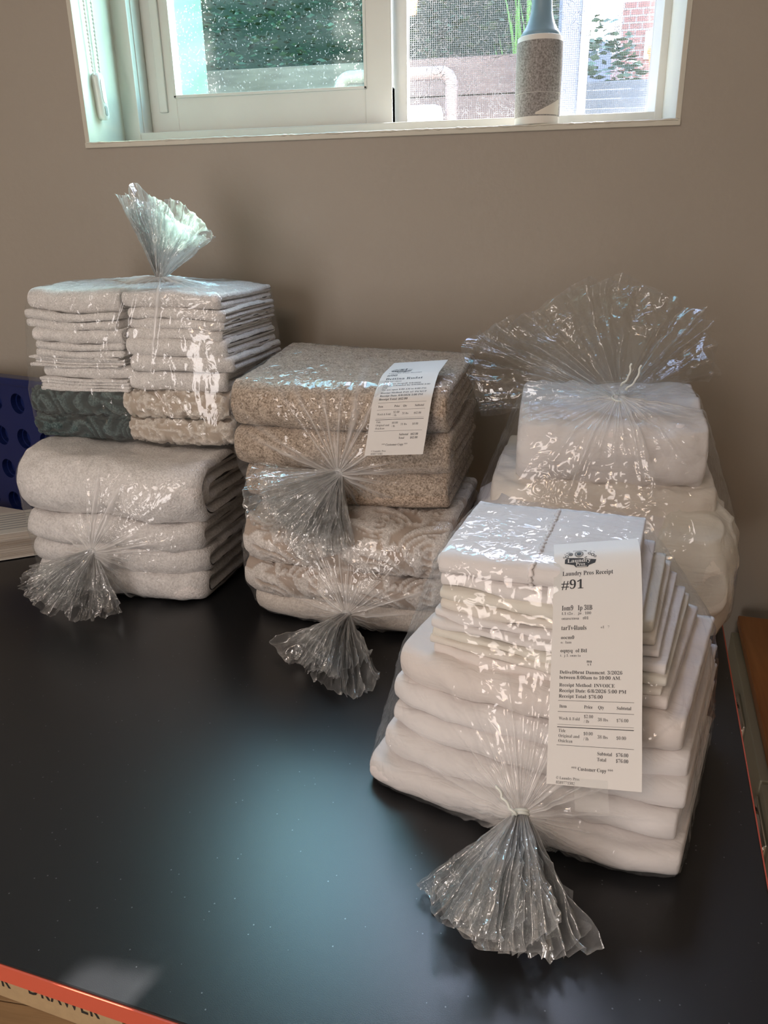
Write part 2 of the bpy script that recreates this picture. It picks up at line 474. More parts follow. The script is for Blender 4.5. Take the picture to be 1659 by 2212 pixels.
# sliding sash on the left
SY = 1.498
sx0, sx1, sz0, sz1 = WX0 + 0.036, -0.235, WZ0 + 0.032, WZ1 - 0.03
gx0, gx1, gz0 = -0.637, -0.284, 0.737
bm = bmesh.new()
add_box(bm, (sx0, SY, sz0), (gx0, SY + 0.03, sz1), 0.002)
add_box(bm, (gx1, SY, sz0), (sx1, SY + 0.03, sz1), 0.002)
add_box(bm, (sx0, SY + 0.001, sz0), (sx1, SY + 0.029, gz0), 0.002)
add_box(bm, (sx0, SY, sz1 - 0.05), (sx1, SY + 0.03, sz1), 0.002)
add_box(bm, (gx0 - 0.034, SY - 0.006, sz0 + 0.035), (gx0 - 0.018, SY + 0.004, sz1 - 0.02), 0.002)   # raised pull rail
add_box(bm, (gx0 - 0.004, SY - 0.003, gz0 - 0.004), (gx0 + 0.001, SY + 0.01, sz1 - 0.05), 0.001)    # glazing bead
add_box(bm, (gx1 - 0.001, SY - 0.003, gz0 - 0.004), (gx1 + 0.004, SY + 0.01, sz1 - 0.05), 0.001)
add_box(bm, (gx0 - 0.004, SY - 0.003, gz0 - 0.004), (gx1 + 0.004, SY + 0.01, gz0 + 0.001), 0.001)
bm_obj('sash', bm, MAT['vinyl'], win)

def glass_mat(name, tint, dust, streak):
    m, nt, bs, out = new_mat(name)
    nt.nodes.remove(bs)
    tr = N(nt, 'ShaderNodeBsdfTransparent'); tr.inputs[0].default_value = (*tint, 1)
    gl = N(nt, 'ShaderNodeBsdfGlossy'); gl.inputs['Roughness'].default_value = 0.02
    df = N(nt, 'ShaderNodeBsdfTranslucent'); df.inputs[0].default_value = (0.75, 0.85, 0.8, 1)
    tc = N(nt, 'ShaderNodeTexCoord')
    n1 = N(nt, 'ShaderNodeTexNoise'); n1.inputs['Scale'].default_value = 330; n1.inputs['Detail'].default_value = 2
    mp = N(nt, 'ShaderNodeMapping'); mp.inputs['Scale'].default_value = (9, 9, 30)
    n2 = N(nt, 'ShaderNodeTexNoise'); n2.inputs['Scale'].default_value = 1.2; n2.inputs['Detail'].default_value = 4
    nt.links.new(tc.outputs['Object'], n1.inputs['Vector']); nt.links.new(tc.outputs['Object'], mp.inputs[0]); nt.links.new(mp.outputs[0], n2.inputs['Vector'])
    r1 = N(nt, 'ShaderNodeMapRange'); r1.inputs['From Min'].default_value = 0.62; r1.inputs['From Max'].default_value = 0.78; r1.inputs['To Max'].default_value = dust
    r2 = N(nt, 'ShaderNodeMapRange'); r2.inputs['From Min'].default_value = 0.35; r2.inputs['From Max'].default_value = 0.8; r2.inputs['To Max'].default_value = streak
    nt.links.new(n1.outputs['Fac'], r1.inputs['Value']); nt.links.new(n2.outputs['Fac'], r2.inputs['Value'])
    ad = N(nt, 'ShaderNodeMath', operation='ADD', use_clamp=True); nt.links.new(r1.outputs[0], ad.inputs[0]); nt.links.new(r2.outputs[0], ad.inputs[1])
    m1 = N(nt, 'ShaderNodeMixShader'); nt.links.new(ad.outputs[0], m1.inputs[0]); nt.links.new(tr.outputs[0], m1.inputs[1]); nt.links.new(df.outputs[0], m1.inputs[2])
    fr = N(nt, 'ShaderNodeFresnel'); fr.inputs[0].default_value = 1.4
    m2 = N(nt, 'ShaderNodeMixShader'); nt.links.new(fr.outputs[0], m2.inputs[0]); nt.links.new(m1.outputs[0], m2.inputs[1]); nt.links.new(gl.outputs[0], m2.inputs[2])
    nt.links.new(m2.outputs[0], out.inputs['Surface'])
    return m
MAT['sash_glass'] = glass_mat('dusty_green_glass', (0.46, 0.76, 0.66), 0.18, 0.02)
MAT['clear_glass'] = glass_mat('clear_glass', (0.8, 0.81, 0.82), 0.0, 0.003)
def pane(name, x0, x1, z0, z1, y, mat, parent):
    return mesh_obj(name, [(x0, y, z0), (x1, y, z0), (x1, y, z1), (x0, y, z1)], [(0, 1, 2, 3)], mat, parent, smooth=False)
pane('sash_pane', gx0 - 0.003, gx1 + 0.003, gz0 - 0.003, sz1 - 0.045, SY + 0.012, MAT['sash_glass'], win)
# fixed half on the right: meeting stile, rails, pane and insect screen
bm = bmesh.new()
PX0, PX1, PZ0 = -0.213, WX1 - 0.018, WZ0 + 0.045
add_box(bm, (sx1 - 0.005, SY + 0.034, WZ0 + 0.02), (PX0, SY + 0.062, WZ1 - 0.02), 0.0015)
add_box(bm, (sx1 - 0.005, SY + 0.034, WZ0 + 0.02), (WX1 - 0.014, SY + 0.06, PZ0 - 0.006), 0.0015)
bm_obj('meeting_stile', bm, MAT['vinyl'], win)
pane('fixed_pane', PX0, PX1 + 0.003, PZ0 - 0.008, WZ1 - 0.03, SY + 0.045, MAT['clear_glass'], win)
# woven insect screen: every wire is there
sv, sf = [], []
def wire(a, b, r):
    a = Vector(a); b = Vector(b); t = (b - a).normalized(); x = t.cross(Vector((0, 1, 0))).normalized() * r; y = Vector((0, r, 0))
    i = len(sv)
    for p in (a, b):
        sv.extend([tuple(p + x), tuple(p - x * 0.5 + y * 0.87), tuple(p - x * 0.5 - y * 0.87)])
    for k in range(3): sf.append((i + k, i + (k + 1) % 3, i + 3 + (k + 1) % 3, i + 3 + k))
PITCH = 0.0034
scy = SY + 0.072
x = PX0
while x < PX1 + 0.004:
    wire((x, scy, PZ0 - 0.008), (x, scy, 1.2), 0.00033); x += PITCH
z = PZ0 - 0.008
while z < 1.2:
    wire((PX0, scy, z), (PX1 + 0.004, scy, z), 0.00033); z += PITCH
scr = mesh_obj('insect_screen', sv, sf, plain('screen_wire', (0.4, 0.4, 0.41), 0.5), win, smooth=False); scr['kind'] = 'stuff'
# cobweb and lint caught in the screen
rl = random.Random(11)
lv, lf = [], []
def thread(p, ang, n, step, w):
    pts = []
    for k in range(n):
        pts.append(p); p = (p[0] + math.cos(ang) * step, p[1] + math.sin(ang) * step); ang += rl.uniform(-0.6, 0.6)
    for (a, b) in zip(pts, pts[1:]):
        if not (PX0 < a[0] < PX1 and PX0 < b[0] < PX1 and PZ0 < a[1] and PZ0 < b[1]): continue
        d = (b[0] - a[0], b[1] - a[1]); l = math.hypot(*d) or 1; nx, nz = -d[1] / l * w, d[0] / l * w
        i = len(lv); yy = scy - 0.0008
        lv.extend([(a[0] + nx, yy, a[1] + nz), (a[0] - nx, yy, a[1] - nz), (b[0] - nx, yy, b[1] - nz), (b[0] + nx, yy, b[1] + nz)])
        lf.append((i, i + 1, i + 2, i + 3))
for k in range(2600):
    x = rl.uniform(PX0, PX1); z = rl.uniform(PZ0, 0.9)
    dens = 1.0 if x < 0.0 else (0.75 if z > 0.79 else 0.12)
    if rl.random() > dens: continue
    thread((x, z), rl.uniform(0, 6.28), rl.randint(2, 6), rl.uniform(0.001, 0.003), rl.uniform(0.00018, 0.0004))
for k in range(14):
    thread((rl.uniform(PX0, 0.0), rl.uniform(0.74, 0.88)), rl.uniform(3.6, 5.8), 26, 0.004, 0.0004)
lint = mesh_obj('screen_lint', lv, lf, plain('lint', (0.7, 0.7, 0.72), 0.9), win, smooth=False); lint['kind'] = 'stuff'

# blind chain and its wall tensioner on the left return
ch = tag(empty('blind_chain', (WX0 + 0.004, 1.35, 0.75)), 'white beaded blind chain looped down the left side of the window recess', 'chain')
bm = bmesh.new()
X0 = WX0 + 0.0095
for (ya, za, yb, zb) in ((1.352, 0.752, 1.338, 1.5), (1.374, 0.755, 1.380, 1.5)):
    z = za
    while z < 1.0:
        t = (z - za) / (zb - za)
        mm = Matrix.Translation((X0, ya + (yb - ya) * t, z))
        bmesh.ops.create_icosphere(bm, subdivisions=1, radius=0.0022, matrix=mm); z += 0.0058
    tube(bm, [(X0, ya, za), (X0, ya + (yb - ya) * 0.33, za + 0.25)], 0.0007, 5)
o = bm_obj('beads', bm, MAT['white_plastic'], ch, True); o.matrix_parent_inverse = Matrix.Translation(-ch.location)
tn = tag(empty('chain_tensioner', (WX0 + 0.004, 1.362, 0.685)), 'white oval plastic chain tensioner screwed to the left window return', 'tensioner')
bm = bmesh.new()
def stadium(bm, y0, z0, y1, z1, r, x0, x1, n=10):
    d = Vector((y1 - y0, z1 - z0)).normalized(); a0 = math.atan2(d.y, d.x)
    pts = [(y1 + r * math.cos(a0 - math.pi / 2 + math.pi * k / n), z1 + r * math.sin(a0 - math.pi / 2 + math.pi * k / n)) for k in range(n + 1)]
    pts += [(y0 + r * math.cos(a0 + math.pi / 2 + math.pi * k / n), z0 + r * math.sin(a0 + math.pi / 2 + math.pi * k / n)) for k in range(n + 1)]
    A = [bm.verts.new((x0, *p)) for p in pts]; B = [bm.verts.new((x1, *p)) for p in pts]
    bm.faces.new(A[::-1]); bm.faces.new(B)
    for k in range(len(pts)): bm.faces.new((A[k], A[(k + 1) % len(pts)], B[(k + 1) % len(pts)], B[k]))
stadium(bm, 1.362, 0.745, 1.366, 0.695, 0.0105, WX0 + 0.004, WX0 + 0.016)
bmesh.ops.bevel(bm, geom=[e for e in bm.edges if len(e.link_faces) == 2 and e.calc_face_angle(0) > 1.2], offset=0.002, segments=2, affect='EDGES')
o = bm_obj('housing', bm, MAT['white_plastic'], tn, True); o.matrix_parent_inverse = Matrix.Translation(-tn.location)
bm = bmesh.new(); stadium(bm, 1.364, 0.742, 1.3665, 0.716, 0.0055, WX0 + 0.0155, WX0 + 0.0172)
o = bm_obj('cover_plate', bm, plain('plate_plastic', (0.7, 0.74, 0.7), 0.3), tn); o.matrix_parent_inverse = Matrix.Translation(-tn.location)
bm = bmesh.new(); stadium(bm, 1.367, 0.703, 1.3675, 0.695, 0.0038, WX0 + 0.0155, WX0 + 0.0168)
o = bm_obj('screw_slot', bm, plain('slot_shadow', (0.2, 0.2, 0.19), 0.5), tn); o.matrix_parent_inverse = Matrix.Translation(-tn.location)

# lint roller standing on the sill
lrz = WZ0 + 0.0045
lr = tag(empty('lint_roller', (0.0155, 1.3555, lrz)), 'lint roller with pale blue handle standing on the window sill', 'lint roller')
bm = bmesh.new(); lathe(bm, [(0.0335, 0.0), (0.034, 0.001), (0.034, 0.119), (0.0325, 0.12), (0.026, 0.12), (0.025, 0.117)])
bm_obj('paper_core', bm, plain('roll_paper', (0.8, 0.77, 0.71), 0.7), lr, True)
bm = bmesh.new()
n = 64
prof = [(0.0343, 0.011), (0.0346, 0.012), (0.0346, 0.045), (0.0348, 0.08), (0.0346, 0.112), (0.0343, 0.1125)]
lathe(bm, prof, n)
lm, nt, bs, out = new_mat('used_sticky_sheet')
tc = N(nt, 'ShaderNodeTexCoord'); nn = N(nt, 'ShaderNodeTexNoise'); nn.inputs['Scale'].default_value = 420; nn.inputs['Detail'].default_value = 4
nt.links.new(tc.outputs['Object'], nn.inputs['Vector'])
rr = ramp(nt, [(0.32, (0.16, 0.15, 0.14)), (0.7, (0.42, 0.4, 0.39))]); nt.links.new(nn.outputs['Fac'], rr.inputs[0]); nt.links.new(rr.outputs[0], bs.inputs['Base Color'])
bs.inputs['Roughness'].default_value = 0.9
bm_obj('sticky_sheet', bm, lm, lr, True)
bm = bmesh.new()                                             # loose end of the sheet peeling at the lower right
pv = []
for i in range(9):
    a = math.radians(-95 + i * 8.5)
    pv.append([bm.verts.new((math.cos(a) * rr_, math.sin(a) * rr_, zz)) for rr_, zz in ((0.0352, 0.0125), (0.0356, 0.014 + 0.0022 * i), (0.0349, 0.0152 + 0.0024 * i))])
for A, B in zip(pv, pv[1:]):
    for k in range(2): bm.faces.new((A[k], B[k], B[k + 1], A[k + 1]))
bm_obj('peeling_edge', bm, plain('peel_paper', (0.72, 0.68, 0.6), 0.7), lr, True)
bm = bmesh.new(); tube(bm, [(0.0348 * math.cos(a), 0.0348 * math.sin(a), 0.043) for a in [2 * math.pi * k / 48 for k in range(48)]], 0.0004, 5, True)
bm_obj('sheet_seam', bm, plain('seam_paper', (0.6, 0.58, 0.55), 0.8), lr, True)
bm = bmesh.new(); lathe(bm, [(0.02, 0.115), (0.0295, 0.121), (0.0295, 0.124), (0.027, 0.127), (0.021, 0.137), (0.0165, 0.15), (0.0152, 0.165), (0.0156, 0.2), (0.0175, 0.235), (0.0175, 0.26), (0.012, 0.268)], 40)
bm_obj('handle', bm, plain('blue_grey_plastic', (0.2, 0.32, 0.41), 0.4), lr, True)

# ------------------------------------------------------------------ outside
out_g = structure(box_obj('ground_outside', (-8, YW + WT + 0.02, -0.12), (9, 14, 0.2), plain('pale_paving', (0.14, 0.13, 0.12), 0.9, noise=(6, 0.15))))
out_g.name = 'trim_3'
fence = tag(empty('wooden_fence', (-1.0, 3.25, 0.2)), 'brown board fence under the hedge outside the window', 'fence')
fm = wood_mat('fence_wood', (0.13, 0.09, 0.075), (0.2, 0.145, 0.12), (4, 30, 30), 0.85)
bz = 0.2; k = 0
for k in range(7):
    h = 0.1285
    for (xa, xb) in ((-2.2, -0.535), (-0.53, 0.09)):
        b = box_obj('board', (xa, 3.25 + 0.004 * (k % 2), bz), (xb, 3.28, bz + h - 0.004), fm, fence, bevel=0.002)
        b.matrix_parent_inverse = Matrix.Translation(-fence.location)
    bz += h
hedge = tag(empty('hedge', (-1.0, 3.9, 0.2)), 'dark green leafy hedge above the board fence outside', 'hedge')
rg = random.Random(5)
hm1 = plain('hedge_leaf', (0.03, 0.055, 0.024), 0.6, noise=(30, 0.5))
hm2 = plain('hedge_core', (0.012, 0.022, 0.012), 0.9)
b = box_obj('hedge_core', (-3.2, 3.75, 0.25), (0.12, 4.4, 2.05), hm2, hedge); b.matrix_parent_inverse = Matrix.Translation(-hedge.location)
hv, hf = [], []
for k in range(11000):
    c = Vector((rg.uniform(-3.2, 0.14), rg.uniform(3.38, 3.76), rg.uniform(0.9, 2.1)))
    s = rg.uniform(0.009, 0.024)
    q = Matrix.Rotation(rg.uniform(0, 6.28), 3, 'Z') @ Matrix.Rotation(rg.uniform(-1.2, 1.2), 3, 'X')
    i = len(hv)
    for p in ((-1, 0, 0), (0, -0.45, 0.05), (1, 0, 0), (0, 0.45, 0.05)): hv.append(tuple(c + q @ Vector(p) * s))
    hf.append((i, i + 1, i + 2, i + 3))
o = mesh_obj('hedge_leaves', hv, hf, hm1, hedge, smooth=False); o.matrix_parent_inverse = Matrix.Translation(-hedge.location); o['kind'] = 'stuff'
# bright strap leaves next to the house corner
pl = tag(empty('garden_plant', (0.01, 3.33, 0.2)), 'bright green strap-leaved plant seen behind the lint roller', 'plant')
hv, hf = [], []
for k in range(70):
    x = rg.uniform(-0.06, 0.075); y = rg.uniform(3.3, 3.37); z0 = rg.uniform(0.2, 0.9); L = rg.uniform(0.35, 0.7); lean = rg.uniform(-0.1, 0.02)
    i = len(hv); w = rg.uniform(0.006, 0.013)
    for t in np.linspace(0, 1, 6):
        cx_ = x + lean * t * t; zz = z0 + L * t
        hv.append((cx_ - w * (1 - t * t), y, zz)); hv.append((cx_ + w * (1 - t * t), y + 0.004, zz))
    for t in range(5): hf.append((i + 2 * t, i + 2 * t + 1, i + 2 * t + 3, i + 2 * t + 2))
o = mesh_obj('strap_leaves', hv, hf, plain('strap_leaf', (0.13, 0.3, 0.06), 0.5), pl, smooth=False); o.matrix_parent_inverse = Matrix.Translation(-pl.location); o['kind'] = 'stuff'
# garden chair back with a rounded top corner and a white cushion
gc = tag(empty('garden_chair', (-0.42, 3.0, 0.2)), 'garden chair with rounded pink-brown back frame and white cushion outside', 'chair')
ld = Matrix.Translation(-gc.location)
bm = bmesh.new()
pts = [(-0.262, 3.0, 0.2), (-0.262, 3.0, 0.95)] + [(-0.302 + 0.04 * math.cos(a), 3.0, 0.965 + 0.04 * math.sin(a)) for a in np.linspace(0, math.pi / 2, 7)] + \
      [(-0.62 - 0.04 * math.sin(a), 3.0, 0.965 + 0.04 * math.cos(a)) for a in np.linspace(0, math.pi / 2, 7)] + [(-0.66, 3.0, 0.95), (-0.66, 3.0, 0.2)]
tube(bm, pts, 0.022, 10)
o = bm_obj('back_frame', bm, plain('chair_frame', (0.3, 0.22, 0.19), 0.5), gc, True); o.matrix_parent_inverse = ld
for (xx, yy) in ((-0.28, 2.6), (-0.64, 2.6)):
    o = box_obj('leg', (xx - 0.02, yy - 0.02, 0.2), (xx + 0.02, yy + 0.02, 0.6), plain('chair_leg', (0.55, 0.4, 0.34), 0.5), gc); o.matrix_parent_inverse = ld
o = box_obj('seat', (-0.66, 2.58, 0.58), (-0.26, 3.0, 0.63), plain('chair_seat', (0.55, 0.4, 0.34), 0.5), gc); o.matrix_parent_inverse = ld
bm = bmesh.new(); add_box(bm, (-0.63, 2.94, 0.64), (-0.29, 3.03, 0.905), 0.03)
o = bm_obj('cushion', bm, plain('cushion_cloth', (0.5, 0.5, 0.55), 0.9, noise=(12, 0.15)), gc, True); o.matrix_parent_inverse = ld
# house return with post, at the right of the view; bright jamb at the left of the view
hc = tag(empty('corner_post', (0.13, 3.0, 0.2)), 'grey-blue corner post outside, just right of the lint roller', 'post')
o = box_obj('shaft', (0.1, 2.95, 0.2), (0.163, 3.3, 2.5), plain('grey_blue_paint', (0.24, 0.25, 0.31), 0.7), hc, bevel=0.003); o.matrix_parent_inverse = Matrix.Translation(-hc.location)
o = box_obj('white_edge', (0.163, 2.93, 0.2), (0.19, 3.0, 2.5), MAT['white_plastic'], hc, bevel=0.003); o.matrix_parent_inverse = Matrix.Translation(-hc.location)
wj = tag(empty('porch_post', (-1.27, 3.0, 0.2)), 'white porch post outside, seen at the left of the sash glass', 'post')
o = box_obj('shaft', (-1.36, 2.75, 0.2), (-1.21, 3.16, 2.6), plain('porch_white', (0.3, 0.33, 0.26), 0.6), wj, bevel=0.004); o.matrix_parent_inverse = Matrix.Translation(-wj.location)
dp = tag(empty('shadow_pole', (0.329, 2.1, 0.2)), 'slim grey pole added outside, out of view, to shade part of the sun patch', 'pole')  # unseen pole added so its shadow narrows the sun patch on the table
bm = bmesh.new(); tube(bm, [(0, 0, 0), (0, 0, 2.1)], 0.021, 12); bmesh.ops.create_icosphere(bm, subdivisions=2, radius=0.024, matrix=Matrix.Translation((0, 0, 2.1)))
bm_obj('shaft', bm, plain('pole_grey', (0.3, 0.3, 0.3), 0.5, metal=0.5), dp, True)
# white boarded steps, brick house with a window, far shrubs
st = tag(empty('white_steps', (0.42, 4.0, 0.2)), 'white boarded garden steps outside at the lower right of the window', 'steps')
for k in range(4):
    o = box_obj('step_board', (0.2, 3.9 + k * 0.16, 0.2 if k == 0 else 0.9 + k * 0.06), (1.2, 4.05 + k * 0.16, 0.985 + k * 0.06), plain('white_board', (0.16, 0.155, 0.155), 0.8), st, bevel=0.006)
    o.matrix_parent_inverse = Matrix.Translation(-st.location)
bh = tag(empty('brick_house', (0.9, 7.5, 0.2)), 'brick house wall with a white window far outside on the right', 'house')
bmid = Matrix.Translation(-bh.location)
brm, nt, bs, out = new_mat('brick')
tc = N(nt, 'ShaderNodeTexCoord'); mp = N(nt, 'ShaderNodeMapping'); mp.inputs['Rotation'].default_value = (math.pi / 2, 0, 0)
bk = N(nt, 'ShaderNodeTexBrick'); bk.inputs['Scale'].default_value = 5; bk.inputs['Color1'].default_value = (0.2, 0.06, 0.04, 1); bk.inputs['Color2'].default_value = (0.16, 0.05, 0.03, 1); bk.inputs['Mortar'].default_value = (0.25, 0.22, 0.2, 1)
nt.links.new(tc.outputs['Object'], mp.inputs[0]); nt.links.new(mp.outputs[0], bk.inputs['Vector']); nt.links.new(bk.outputs[0], bs.inputs['Base Color'])
o = box_obj('wall', (0.74, 7.5, 0.2), (2.4, 8.2, 2.2), brm, bh); o.matrix_parent_inverse = bmid
o = box_obj('window_frame', (0.93, 7.46, 1.78), (1.1, 7.51, 1.98), plain('house_trim', (0.95, 0.94, 0.92), 0.5), bh, bevel=0.004); o.matrix_parent_inverse = bmid
o = box_obj('window_pane', (0.945, 7.45, 1.79), (1.085, 7.462, 1.88), plain('house_pane', (0.4, 0.42, 0.45), 0.2), bh); o.matrix_parent_inverse = bmid
sh = tag(empty('garden_shrub', (0.6, 6.5, 0.2)), 'grey-green shrub outside between the corner post and the brick house', 'shrub')
hv, hf = [], []
for k in range(1500):
    u = Vector((rg.gauss(0, 1), rg.gauss(0, 1), rg.gauss(0, 1))).normalized() * rg.uniform(0.75, 1.0)
    c = Vector((0.42 + u.x * 0.5, 6.6 + u.y * 0.3, 1.1 + u.z * 0.85)); s = rg.uniform(0.03, 0.06)
    q = Matrix.Rotation(rg.uniform(0, 6.28), 3, 'Z') @ Matrix.Rotation(rg.uniform(-1.2, 1.2), 3, 'X')
    i = len(hv)
    for p in ((-1, 0, 0), (0, -0.45, 0.05), (1, 0, 0), (0, 0.45, 0.05)): hv.append(tuple(c + q @ Vector(p) * s))
    hf.append((i, i + 1, i + 2, i + 3))
o = mesh_obj('shrub_leaves', hv, hf, plain('shrub_leaf', (0.07, 0.1, 0.06), 0.7), sh, smooth=False); o.matrix_parent_inverse = Matrix.Translation(-sh.location); o['kind'] = 'stuff'
bh2 = tag(empty('pale_house', (1.0, 11.0, 0.2)), 'pale rendered house wall far outside behind the shrub', 'house')
o = box_obj('wall', (-3.5, 11.0, 0.2), (5.0, 12, 2.6), plain('pale_render', (0.12, 0.12, 0.14), 0.9), bh2); o.matrix_parent_inverse = Matrix.Translation(-bh2.location)
pot = tag(empty('flower_pot', (0.62, 4.9, 1.0)), 'orange flower pot outside at the right edge of the window', 'pot')
bm = bmesh.new(); lathe(bm, [(0.05, 0), (0.07, 0.12), (0.078, 0.125), (0.078, 0.15), (0.066, 0.15)], 24)
pot.location = (0.645, 4.455, 1.1655)
bm_obj('pot_body', bm, plain('terracotta', (0.75, 0.25, 0.08), 0.8), pot, True)

# ------------------------------------------------------------------ table
TA = 0.15                                                    # the table stands a little askew to the wall
tdir = Vector((math.cos(TA), -math.sin(TA), 0)); tdep = Vector((math.sin(TA), math.cos(TA), 0))
TFR = Vector((0.180, 0.276, 0))                            # front right corner
TW, TD = 1.3, 0.84
table = tag(empty('table', TFR - tdir * TW, -TA), 'black-topped table with a red front edge under the bags', 'table')
box_obj('table_top', (0.0, 0.0, -0.0175), (TW, TD, 0.0), MAT['table'], table, bevel=0.0012)
box_obj('edge_band', (-0.0012, -0.0016, -0.017), (TW + 0.0012, 0.0, -0.001), MAT['red_edge'], table)
box_obj('edge_band', (TW, 0.0, -0.017), (TW + 0.0012, TD, -0.0008), MAT['red_edge'], table)
blk = plain('black_steel', (0.02, 0.02, 0.022), 0.5)
for (lx, ly) in ((0.06, 0.08), (TW - 0.09, 0.08), (0.06, TD - 0.08), (TW - 0.09, TD - 0.08)):
    box_obj('leg', (lx, ly - 0.02, FLOOR_Z), (lx + 0.04, ly + 0.02, -0.0175), blk, table, bevel=0.002)

# ------------------------------------------------------------------ cloth builders (local frame: x across, y from the front fold back, z up)
def cloth_fold(name, mat, w, d, t, layers=2, seed=0, endr=None, wave=(0, 0), res=0.005, rough=0.0012, bulge=0.012, sag=0.0, gap=0.02, relief=None, skew=0.0, front=1.0, uneven=0.003):
    rs = np.random.RandomState(seed)
    th = t / (2 * layers)
    VV, FF, AA = [], [], []
    base = 0
    for i in range(layers):
        o = i * th
        ro = (t / 2 - o); ri = ro - th * (1 - gap)
        ri = max(ri, 0.0004)
        dd = d - rs.uniform(0, 0.012)
        wl = w - rs.uniform(0, uneven * 2) - i * 0.002
        xs_off = rs.uniform(-uneven, uneven) + skew * i
        yc = t / 2 * front + o * 0.0
        ns = max(6, int((dd - yc) / (res * 1.6))); na = max(8, int(math.pi * ro / res))
        def path(r):
            bot = [(dd - (dd - yc) * k / ns, t / 2 - r) for k in range(ns)]
            arc = [(yc - r * front * math.sin(math.pi * k / na), t / 2 - r * math.cos(math.pi * k / na)) for k in range(na + 1)]
            top = [(yc + (dd - yc) * k / ns, t / 2 + r) for k in range(1, ns + 1)]
            return np.array(bot + arc + top)
        O, I = path(ro), path(ri)
        Mid = (O + I) / 2
        K = len(O)
        e = min(th * 0.35, 0.006) if endr is None else endr
        nx = max(10, int(wl / res))
        xs = np.linspace(-wl / 2 + e, wl / 2 - e, nx)
        cap = [math.cos(a) for a in np.linspace(0, math.pi / 2, 5)[1:]]
        capx = [math.sin(a) for a in np.linspace(0, math.pi / 2, 5)[1:]]
        X = np.concatenate([[-wl / 2 + e - e * c for c in capx[::-1]], xs, [wl / 2 - e + e * c for c in capx]])
        S = np.concatenate([[max(c, 0.03) for c in cap[::-1]], np.ones(nx), [max(c, 0.03) for c in cap]])
        P = np.concatenate([O, I[::-1]])                       # closed profile
        MM = np.concatenate([Mid, Mid[::-1]])
        NP = len(P)
        G = np.zeros((len(X), NP, 3))
        G[:, :, 0] = X[:, None] + xs_off
        yz = MM[None] + (P - MM)[None] * S[:, None, None]
        G[:, :, 1] = yz[:, :, 0]; G[:, :, 2] = yz[:, :, 1]
        V = G.reshape(-1, 3)
        nrm = (P - MM); nrm = nrm / np.maximum(np.linalg.norm(nrm, axis=1, keepdims=True), 1e-9)
        outer = np.concatenate([np.ones(K), np.zeros(K)])
        NN = np.zeros((len(X), NP, 3)); NN[:, :, 1:] = nrm[None]
        disp = rough * fbm(V * np.array([38, 45, 45]) + rs.uniform(0, 50, 3), seed, 3)
        att = np.ones(len(V))
        if relief is not None:
            s_len = np.concatenate([[0], np.cumsum(np.linalg.norm(np.diff(O, axis=0), axis=1))])
            s_front = s_len[ns + na // 2]
            sc = np.concatenate([s_len - s_front, (s_len - s_front)[::-1]])
            U = np.repeat(X + xs_off, NP); W_ = np.tile(sc, len(X))
            h = relief(U, W_)
            if i > 0: h = h * 0
            msk = np.tile(outer, len(X))
            att = np.where(msk > 0, h, 0.5)
            disp = disp + 0.0036 * (h - 0.5) * msk
        V = V + NN.reshape(-1, 3) * disp[:, None] * np.tile(0.35 + 0.65 * outer, len(X))[:, None]
        # slump: rounded corners in plan, uneven thickness
        q = np.abs(V[:, 0]) / (w / 2)
        V[:, 1] += bulge * np.clip(q, 0, 1.1) ** 5 * (1 - V[:, 1] / d)
        V[:, 2] += (V[:, 2] / t) * (t * 0.10 * vnoise(np.stack([V[:, 0] * 9, V[:, 1] * 9, np.full(len(V), seed * 1.7)], 1), seed) - sag * np.clip(q, 0, 1.2) ** 3)
        if wave[0]: V[:, 2] += wave[0] * vnoise(np.stack([V[:, 0] * (13 if len(wave) < 3 else -13) + wave[1], np.zeros(len(V)), np.zeros(len(V))], 1), 77)
        V[:, 1] += 0.004 * vnoise(np.stack([V[:, 0] * 14, V[:, 2] * 25, np.full(len(V), seed * 0.7)], 1), seed + 3)
        FF.append(grid_faces(len(X), NP, wrap_v=True)[:, ::-1] + base)
        VV.append(V); AA.append(att); base += len(V)
    return mesh_obj(name, np.concatenate(VV), np.concatenate(FF), mat, attr=np.concatenate(AA))

def pillow(name, mat, w, d, h, seed=0, ex=(0.35, 0.35), wr=0.006, fr=12.0, ridges=0.0, nu=110, nv=70):
    """soft folded or stuffed block: superellipsoid with creases, base at z = 0, centre at x = y = 0"""
    u = np.linspace(-math.pi, math.pi, nu, endpoint=False); v = np.linspace(-math.pi / 2, math.pi / 2, nv)
    def sp(a, e): return np.sign(a) * np.abs(a) ** e
    Ug, Vg = np.meshgrid(u, v, indexing='ij')
    x = w / 2 * sp(np.cos(Vg), ex[1]) * sp(np.cos(Ug), ex[0]); y = d / 2 * sp(np.cos(Vg), ex[1]) * sp(np.sin(Ug), ex[0]); z = h / 2 * sp(np.sin(Vg), ex[1]) + h / 2
    V = np.stack([x, y, z], 2).reshape(-1, 3)
    C = np.array([0, 0, h / 2]); nn = V - C; nn /= np.maximum(np.linalg.norm(nn, axis=1, keepdims=True), 1e-9)
    dsp = wr * fbm(V * fr + seed * 3.1, seed, 3)
    if ridges: 
        r1 = 1 - np.abs(vnoise(V * np.array([fr, fr, fr * 1.6]) * 1.3 + seed, seed + 9)) * 2
        r2 = 1 - np.abs(vnoise(V * np.array([fr * 1.5, fr, fr]) * 2.2 + seed + 7, seed + 19)) * 2
        dsp = dsp + ridges * (np.clip(r1, 0, 1) ** 2 + 0.5 * np.clip(r2, 0, 1) ** 2)
    V = V + nn * dsp[:, None]
    V[:, 2] = np.maximum(V[:, 2], 0.0)
    return mesh_obj(name, V, grid_faces(nu, nv, wrap_u=True), mat)

